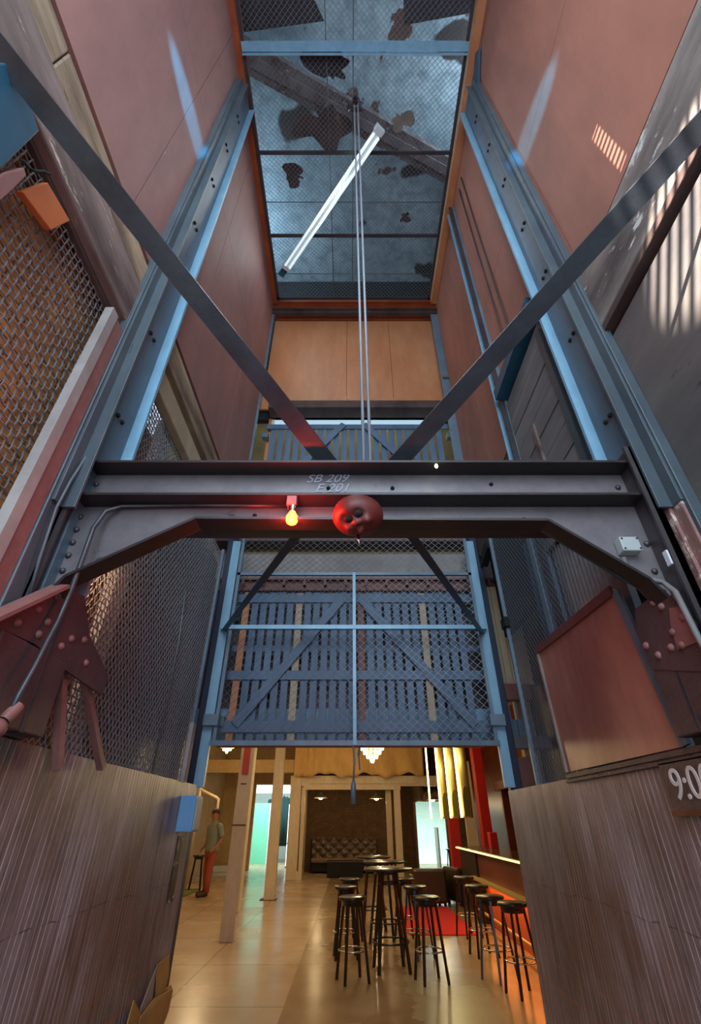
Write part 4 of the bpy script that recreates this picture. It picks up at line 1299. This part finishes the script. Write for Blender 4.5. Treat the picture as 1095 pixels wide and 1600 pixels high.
for (u, v, lab) in ((501, 1246, 'left pendant lamp with a flat shade over the tufted sofa'), (588, 1247, 'right pendant lamp with a flat shade over the tufted sofa'), (676, 1249, 'third pendant lamp by the bright studio doorway')):
    p = RY(u, v, 19.8)
    pendant(p.x, p.y, p.z, lab)

# tufted sofa
sx0, sx1, sy = -1.42, 0.95, 21.3
sf = Thing('tufted_sofa', 'long dark button-tufted sofa against the brown brick wall', 'sofa', ((sx0 + sx1) / 2, 20.9, 0))
bk = MB()
NX, NZ = 96, 30
for j in range(NZ + 1):
    for i in range(NX + 1):
        x = sx0 + (sx1 - sx0) * i / NX
        z = 0.42 + 0.60 * j / NZ
        a = (x - sx0) / 0.20
        b = (z - 0.42) / 0.15
        d1 = abs(math.sin(math.pi * (a + b) / 2)) * abs(math.sin(math.pi * (a - b) / 2))
        bk.v.append((x, sy - 0.10 - 0.09 * math.sqrt(d1), z))
for j in range(NZ):
    for i in range(NX):
        a = j * (NX + 1) + i
        bk.f.append([a, a + 1, a + NX + 2, a + NX + 1])
        bk.s.append(True)
tuft = worn('tufted_leather', (96, 76, 58), (80, 62, 48), 4, (1, 1, 1), 0.3)
sf.part('tufted_back', bk, tuft)
sf.part('back_frame', MB().box(sx0 - 0.02, sx1 + 0.02, sy - 0.1, sy + 0.05, 0.1, 1.04), M['brown_leather'], bevel=0.01)
sf.part('seat_cushion', MB().box(sx0, sx1, 20.6, 21.2, 0.30, 0.44), worn('seat_leather', (120, 98, 74), (100, 80, 60), 3), bevel=0.04)
sf.part('base', MB().box(sx0 + 0.03, sx1 - 0.03, 20.68, 21.2, 0.06, 0.30), M['black'])
lt = Thing('low_table', 'low dark cloth-covered table in front of the tufted sofa', 'table', (-0.2, 19.5, 0))
lt.part('top', MB().box(-0.80, 0.42, 19.15, 19.9, 0.40, 0.44), M['dark_wood'], bevel=0.01)
lt.part('cloth_drape', MB().box(-0.78, 0.40, 19.17, 19.88, 0.02, 0.40), M['black'])

# stools ----------------------------------------------------------------------
def make_stool(lab, group):
    t = Thing('bar_stool', lab, 'stool', (0, 0, 0), group)
    t.part('seat', MB().lathe([(0, 0.755), (0.155, 0.755), (0.17, 0.745), (0.17, 0.725), (0.155, 0.715), (0, 0.715)], (0, 0, 0), 28), M['seat_gloss'])
    t.part('apron', MB().lathe([(0.125, 0.715), (0.125, 0.665), (0.115, 0.665), (0.115, 0.715)], (0, 0, 0), 24), M['stool_black'])
    for k in range(4):
        q = math.pi / 4 + k * math.pi / 2
        cx_, cy_ = math.cos(q), math.sin(q)
        t.part('leg', MB().bar((cx_ * 0.115, cy_ * 0.115, 0.715), (cx_ * 0.205, cy_ * 0.205, 0.0), 0.026, 0.026, (-cy_, cx_, 0)), M['stool_black'])
    t.part('foot_ring', MB().ring((0, 0, 0.27), 0.165, 0.009, 28, 6), M['chrome'])
    return t.o


st0 = make_stool('black round-seated bar stool nearest the camera left of the bar tables', 'stools around the bar tables')
p = RZ(551, 1534, 0)
st0.location = p
st0.rotation_euler = (0, 0, 0.35)
for (u, v, rz, lab, g) in (
        (540, 1497, 0.1, 'second black bar stool behind the nearest left one', 0),
        (546, 1470, 0.5, 'farthest black bar stool at the left of the bar tables', 0),
        (675, 1535, 0.25, 'black bar stool with a sheen on its seat nearest at right of the bar tables', 0),
        (655, 1497, 0.6, 'black bar stool behind the nearest one at right of the bar tables', 0),
        (636, 1470, 0.2, 'farthest black bar stool at the right of the bar tables', 0),
        (822, 1556, 0.3, 'black bar stool nearest the camera along the bar, half hidden by the doorway', 1),
        (782, 1532, 0.55, 'second bar stool along the bar counted from the doorway', 1),
        (757, 1494, 0.2, 'third bar stool along the bar counted from the doorway', 1),
        (734, 1464, 0.4, 'farthest bar stool along the bar at the edge of the red carpet', 1)):
    dup(st0, RZ(u, v, 0), rz, lab, 'stools along the bar' if g else 'stools around the bar tables')
dup(st0, Vector((3.45, 19.6, 0)), 0.2, 'small far stool by the studio doorway beside the red pillar', 'far stools')
dup(st0, Vector((-4.2, 15.9, 0)), 0.2, 'dark stool behind the standing person', 'far stools')


def make_table(lab):
    t = Thing('bar_table', lab, 'table', (0, 0, 0), 'round bar tables')
    t.part('table_top', MB().lathe([(0, 1.0), (0.315, 1.0), (0.325, 0.99), (0.325, 0.975), (0.30, 0.965), (0, 0.965)], (0, 0, 0), 36), M['seat_gloss'])
    for k in range(4):
        q = math.pi / 4 + k * math.pi / 2
        cx_, cy_ = math.cos(q), math.sin(q)
        t.part('leg', MB().bar((cx_ * 0.13, cy_ * 0.13, 0.965), (cx_ * 0.27, cy_ * 0.27, 0.0), 0.03, 0.03, (-cy_, cx_, 0)), M['stool_black'])
    t.part('top_ring', MB().ring((0, 0, 0.84), 0.148, 0.012, 28, 6), M['stool_black'])
    t.part('foot_ring', MB().ring((0, 0, 0.27), 0.232, 0.011, 32, 6), M['stool_black'])
    return t.o


t0 = make_table('nearest round black bar table standing between the stools')
t0.location = RZ(612, 1517, 0)
t0.rotation_euler = (0, 0, 0.12)
dup(t0, RZ(604, 1478, 0), 0.3, 'middle round black bar table behind the nearest one', 'round bar tables')
dup(t0, RZ(585, 1452, 0), 0.0, 'farthest round black bar table, toward the sofa', 'round bar tables')

# armchairs and carpet
single('red_carpet', 'bright red carpet on the hall floor between stools and bar', 'carpet', MB().box(0.95, 2.06, 9.9, 12.9, 0.0, 0.012), M['red_carpet'])


def armchair(x, y, rz, lab):
    t = Thing('armchair', lab, 'armchair', (0, 0, 0), 'dark armchairs')
    t.part('base', MB().box(-0.36, 0.36, -0.36, 0.36, 0.06, 0.28), M['brown_leather'], bevel=0.03)
    t.part('backrest', MB().box(-0.36, 0.36, -0.40, -0.22, 0.06, 0.66), M['brown_leather'], bevel=0.05)
    t.part('seat_cushion', MB().box(-0.25, 0.25, -0.2, 0.36, 0.28, 0.40), M['brown_leather'], bevel=0.04)
    for sx in (-0.36, 0.26):
        t.part('armrest', MB().box(sx, sx + 0.10, -0.3, 0.36, 0.06, 0.52), M['brown_leather'], bevel=0.03)
    for fx_ in (-0.33, 0.28):
        for fy_ in (-0.33, 0.28):
            t.part('foot', MB().box(fx_, fx_ + 0.05, fy_, fy_ + 0.05, 0, 0.06), M['black'])
    t.o.location = (x, y, 0)
    t.o.rotation_euler = (0, 0, rz)


armchair(1.72, 13.2, 0.05, 'dark leather armchair seen from behind at the far edge of the red carpet')
armchair(2.62, 13.35, -1.25, 'dark leather armchair turned sideways beside the bar')

# bar
bar = Thing('bar_counter', 'long wooden bar counter with a lit edge and orange glow underneath', 'bar', (2.6, 9.4, 0))
X0, X1 = 2.34, 2.50
def bx(y):
    return 2.36 - (12.4 - y) * 0.008
bar.part('counter_top', MB().prism([(bx(5.6) - 0.04, 5.6, 1.03), (2.98, 5.6, 1.03), (3.0, 12.4, 1.03), (bx(12.4) - 0.04, 12.4, 1.03)], (0, 0, 0.05)), M['bar_top'], bevel=0.005)
bar.part('edge_light', MB().tube([(bx(5.6) - 0.055, 5.6, 1.055), (bx(12.4) - 0.055, 12.4, 1.055)], 0.013, 8), M['glow_led'])
bar.part('front_panel', MB().prism([(bx(5.6) + 0.06, 5.6, 0.62), (bx(5.6) + 0.12, 5.6, 0.62), (bx(10.9) + 0.12, 10.9, 0.62), (bx(10.9) + 0.06, 10.9, 0.62)], (0, 0, 0.41)), M['bar_wood'])
bar.part('end_panel', MB().prism([(bx(10.9) + 0.02, 10.9, 0), (bx(12.4) + 0.02, 12.4, 0), (bx(12.4) + 0.5, 12.4, 0), (bx(10.9) + 0.5, 10.9, 0)], (0, 0, 1.03)), M['dark_wood'])
bar.part('shelf', MB().prism([(bx(5.6) - 0.05, 5.6, 0.62), (bx(5.6) + 0.2, 5.6, 0.62), (bx(11.2) + 0.2, 11.2, 0.62), (bx(11.2) - 0.05, 11.2, 0.62)], (0, 0, 0.04)), M['gold'])
bar.part('kick_panel', MB().prism([(bx(5.6) + 0.15, 5.6, 0.0), (bx(5.6) + 0.2, 5.6, 0.0), (bx(10.9) + 0.2, 10.9, 0.0), (bx(10.9) + 0.15, 10.9, 0.0)], (0, 0, 0.62)), worn('orange_lit_bar_panel', (170, 84, 48), (150, 70, 40), 2))
bar.part('foot_rail', MB().tube([(bx(5.6) - 0.02, 5.6, 0.2), (bx(10.9) - 0.02, 10.9, 0.2)], 0.02, 8), M['gold'])
bar.part('under_light', MB().box(bx(8) + 0.11, bx(8) + 0.14, 5.7, 10.8, 0.585, 0.6), M['glow_orange'])
area('under_bar_glow', (bx(8) + 0.03, 8.2, 0.60), (bx(8) + 0.14, 8.2, 0.2), 5.0, 0.08, 22, (1.0, 0.30, 0.06))
# organ-pipe lamps over the bar
for k, (y, lab) in enumerate(((10.3, 'nearest gold pipe lamp over the bar with an arched mouth'), (11.4, 'second gold pipe lamp over the bar'), (12.6, 'third gold pipe lamp over the bar'), (14.2, 'farthest slim glowing tube lamp over the bar'))):
    x = 2.10
    t = Thing('pipe_lamp', lab, 'lamp', (x, y, 1.58))
    if k < 3:
        R = 0.105
        mb = MB()
        seg = 20
        zs = [1.575, 2.0, 2.1, 2.2, 4.1]
        for z in zs:
            for i in range(seg + 1):
                q = math.radians(-240 + 300 * i / seg)
                mb.v.append((x + 0.09 + R * math.cos(q), y + R * math.sin(q), z))
        for j in range(len(zs) - 1):
            for i in range(seg):
                a = j * (seg + 1) + i
                mb.f.append([a, a + 1, a + seg + 2, a + seg + 1])
                mb.s.append(True)
        pipe = t.part('pipe', mb, M['gold'])
        so = pipe.modifiers.new('thick', 'SOLIDIFY')
        so.thickness = 0.008
        mo = MB()
        arch = [(x + 0.09 + 0.07 * math.cos(q), y - R - 0.004, 1.86 + 0.22 * math.sin(q)) for q in [math.pi * i / 12 for i in range(13)]]
        arch += [(x + 0.02, y - R - 0.004, 1.60), (x + 0.16, y - R - 0.004, 1.60)]
        mo.prism(arch, (0, 0.012, 0))
        t.part('mouth', mo, flat('olive_mouth_%d' % k, (110, 96, 20), 0.5))
    t.part('led_tube', MB().tube([(x - 0.03, y - 0.06, 1.58), (x - 0.03, y - 0.06, 4.1)], 0.022, 8), M['glow_tube'])
    point('pipe_lamp_light', (x - 0.12, y - 0.2, 2.6), 8, (1.0, 0.86, 0.45), 0.1)

# back of the bar
single('red_pillar', 'tall red pillar rising behind the bar', 'pillar', MB().box(3.05, 3.28, 12.9, 13.2, 0, 4.12), M['red_paint'], bevel=0.01)
single('red_pillar', 'red-brown pillar behind the gold pipe lamps near the studio doorway', 'pillar', MB().box(2.70, 2.98, 15.2, 15.5, 0, 3.0), M['red_paint'], bevel=0.01)
single('grey_partition', 'grey-brown partition between the two red pillars', 'partition', MB().box(2.98, 3.25, 14.3, 14.4, 0, 2.9), M['column_warm'])
single('red_till', 'small red box standing on the bar by the red pillar', 'box', MB().box(2.78, 2.93, 11.2, 11.4, 1.08, 1.34), M['red_paint'], bevel=0.01)
bs = Thing('back_bar_shelf', 'dark wooden back-bar cabinet with reddish recess behind the bar', 'cabinet', (3.6, 10.0, 0))
bs.part('carcass', MB().box(3.5, 4.2, 7.0, 12.6, 0, 1.0).box(3.9, 4.2, 7.0, 12.6, 1.0, 2.3), M['dark_wood'])
bs.part('recess_back', MB().box(3.86, 3.9, 7.1, 12.4, 1.05, 2.1), worn('red_glow_recess', (96, 22, 16), (70, 16, 12), 2))  # red glow of the back bar put into the recess colour
bs.part('cornice', MB().box(3.4, 4.25, 6.9, 12.7, 2.12, 2.3), M['bar_wood'], bevel=0.01)
for y in (8.4, 9.8, 11.2, 12.5):
    bs.part('upright', MB().box(3.5, 3.86, y - 0.04, y + 0.04, 1.0, 2.12), M['bar_wood'])
single('studio_panel', 'white panel leaning at the right edge of the studio doorway', 'panel', MB().box(3.28, 3.34, 21.2, 21.9, 0, 1.35), M['white_enamel'])

# ================================================================ the person
def skin(name, pts, edges, m, parent, loc, sub=2, root='pelvis'):
    me = bpy.data.meshes.new(name)
    ks = list(pts)
    me.from_pydata([pts[k][:3] for k in ks], [(ks.index(a), ks.index(b)) for a, b in edges], [])
    o = bpy.data.objects.new(name, me)
    COL.objects.link(o)
    o.modifiers.new('skin', 'SKIN').use_smooth_shade = True
    for i, k in enumerate(ks):
        r = pts[k][3]
        r = r if isinstance(r, tuple) else (r, r)
        me.skin_vertices[0].data[i].radius = r
        me.skin_vertices[0].data[i].use_root = (k == root)
    sb_ = o.modifiers.new('sub', 'SUBSURF')
    sb_.levels = sb_.render_levels = sub
    dg = bpy.context.evaluated_depsgraph_get()
    m2 = bpy.data.meshes.new_from_object(o.evaluated_get(dg))
    m2.materials.clear()
    m2.materials.append(m)
    m2.name = name
    o.modifiers.clear()
    o.data = m2
    o.parent = parent
    return o


PL = Vector((-3.58, 14.7, 0))
pe = Thing('person', 'standing person in a grey-teal shirt and rust trousers left of the front column', 'person', PL)
pe.o.rotation_euler = (0, 0, math.radians(228))
pe.o.scale = (1.08, 1.08, 1.0)
SK = flat('skin_tone', (176, 116, 84), 0.5)
# local frame: person faces +x (turned to the right and away), z up
P = {'pelvis': (0, 0, 0.96, (0.105, 0.125)), 'waist': (0.0, 0, 1.10, (0.10, 0.12)), 'chest': (0.02, 0, 1.30, (0.105, 0.14)), 'upper': (0.01, 0, 1.43, (0.075, 0.11)),
     'neck': (0.02, 0, 1.53, 0.055), 'skull_base': (0.04, 0, 1.60, (0.065, 0.06)), 'head': (0.05, 0, 1.70, (0.098, 0.078)), 'crown': (0.04, 0, 1.785, (0.06, 0.055))}
E_ = [('pelvis', 'waist'), ('waist', 'chest'), ('chest', 'upper'), ('upper', 'neck'), ('neck', 'skull_base'), ('skull_base', 'head'), ('head', 'crown')]
for s, k in ((1, 'l'), (-1, 'r')):
    fwd = 0.10 if s > 0 else -0.04
    P['hip' + k] = (0.0, s * 0.09, 0.90, 0.095)
    P['knee' + k] = (0.02 + fwd * 0.5, s * 0.10, 0.50, 0.062)
    P['calf' + k] = (0.0 + fwd * 0.6, s * 0.10, 0.34, 0.058)
    P['ankle' + k] = (-0.02 + fwd, s * 0.10, 0.085, 0.040)
    P['ball' + k] = (0.12 + fwd, s * 0.115, 0.035, (0.032, 0.045))
    P['toe' + k] = (0.19 + fwd, s * 0.12, 0.03, (0.022, 0.035))
    P['shoulder' + k] = (0.0, s * 0.185, 1.42, 0.052)
    P['elbow' + k] = (-0.05, s * 0.285, 1.17, 0.045)
    P['wrist' + k] = (0.05, s * 0.25, 0.99, 0.031)
    P['palm' + k] = (0.09, s * 0.235, 0.955, (0.022, 0.038))
    E_ += [('pelvis', 'hip' + k), ('hip' + k, 'knee' + k), ('knee' + k, 'calf' + k), ('calf' + k, 'ankle' + k), ('ankle' + k, 'ball' + k), ('ball' + k, 'toe' + k),
           ('upper', 'shoulder' + k), ('shoulder' + k, 'elbow' + k), ('elbow' + k, 'wrist' + k), ('wrist' + k, 'palm' + k)]
    for f, (dz, ln) in enumerate(((0.030, 0.070), (0.010, 0.082), (-0.010, 0.076), (-0.030, 0.060))):
        P['f%d%s' % (f, k)] = (0.125, s * 0.225, 0.94 + dz, 0.010)
        P['g%d%s' % (f, k)] = (0.125 + ln * 0.5, s * 0.215, 0.915 + dz, 0.009)
        P['h%d%s' % (f, k)] = (0.125 + ln * 0.7, s * 0.20, 0.89 + dz, 0.008)
        E_ += [('palm' + k, 'f%d%s' % (f, k)), ('f%d%s' % (f, k), 'g%d%s' % (f, k)), ('g%d%s' % (f, k), 'h%d%s' % (f, k))]
    P['t' + k] = (0.10, s * 0.205, 0.985, 0.011)
    P['u' + k] = (0.135, s * 0.185, 0.98, 0.010)
    E_ += [('palm' + k, 't' + k), ('t' + k, 'u' + k)]
body = skin('body', P, E_, SK, pe.o, PL)
# nose, ears, eyes
pe.part('nose', MB().ball(tuple(PL + Vector((0.150, 0, 1.675))), 0.018, 0.014, 0.022, 8, 6), SK)
for s in (1, -1):
    pe.part('ear', MB().ball(tuple(PL + Vector((0.03, s * 0.082, 1.68))), 0.020, 0.010, 0.030, 8, 6), SK)
    pe.part('eye', MB().ball(tuple(PL + Vector((0.132, s * 0.032, 1.705))), 0.010, 0.010, 0.008, 8, 6), M['black'])
pe.part('mouth', MB().ball(tuple(PL + Vector((0.138, 0, 1.628))), 0.010, 0.024, 0.006, 8, 6), M['maroon'])
SH = flat('grey_teal_shirt', (132, 142, 132), 0.9)


def loft(mb, secs, n=24):
    vs, fs = [], []
    for (z, cx_, rx, ry) in secs:
        for k in range(n):
            q = 2 * math.pi * k / n
            vs.append(PL + Vector((cx_ + rx * math.cos(q), ry * math.sin(q), z)))
    for i in range(len(secs) - 1):
        for k in range(n):
            l = (k + 1) % n
            fs.append((i * n + k, i * n + l, (i + 1) * n + l, (i + 1) * n + k))
    fs.append(tuple(range(n))[::-1])
    fs.append(tuple((len(secs) - 1) * n + k for k in range(n)))
    return mb.add(vs, fs, True)


sh_ = loft(MB(), [(0.885, 0, 0.150, 0.190), (0.93, 0, 0.150, 0.190), (1.05, 0, 0.140, 0.178), (1.18, 0.005, 0.142, 0.182), (1.32, 0.015, 0.148, 0.205), (1.42, 0.01, 0.125, 0.205), (1.475, 0.01, 0.095, 0.150), (1.515, 0.015, 0.072, 0.080), (1.54, 0.02, 0.066, 0.068)])
for s in (1, -1):
    sh_.tube([PL + Vector(p) for p in ((0.0, s * 0.15, 1.43), (-0.005, s * 0.20, 1.42), (-0.02, s * 0.235, 1.36), (-0.045, s * 0.272, 1.22), (-0.05, s * 0.278, 1.185))], [0.075, 0.076, 0.070, 0.064, 0.064], 14)
pe.part('shirt', sh_, SH)
TR = flat('rust_trousers', (158, 74, 56), 0.85)
tr_ = loft(MB(), [(0.76, 0, 0.110, 0.150), (0.84, 0, 0.138, 0.178), (0.94, 0, 0.142, 0.180), (1.02, 0, 0.130, 0.165)])
for s in (1, -1):
    fwd = 0.10 if s > 0 else -0.04
    tr_.tube([PL + Vector(p) for p in ((0.0, s * 0.085, 0.88), (0.005 + fwd * 0.2, s * 0.092, 0.74), (0.02 + fwd * 0.5, s * 0.10, 0.50), (fwd * 0.7, s * 0.10, 0.30), (-0.015 + fwd * 0.95, s * 0.10, 0.075))], [0.098, 0.094, 0.076, 0.074, 0.072], 16)
pe.part('trousers', tr_, TR)
for s in (1, -1):
    fwd = 0.10 if s > 0 else -0.04
    Q = {'heel': (-0.07 + fwd, s * 0.10, 0.055, (0.058, 0.052)), 'mid': (0.05 + fwd, s * 0.11, 0.055, (0.058, 0.060)), 'toe': (0.24 + fwd, s * 0.12, 0.04, (0.044, 0.056))}
    skin('shoe', Q, [('heel', 'mid'), ('mid', 'toe')], flat('dark_brown_shoe_%d' % (s + 1), (58, 36, 24), 0.5), pe.o, PL, root='heel')
pe.part('hair', MB().ball(tuple(PL + Vector((0.022, 0, 1.735))), 0.103, 0.088, 0.086, 20, 14), flat('brown_hair', (72, 44, 26), 0.7))
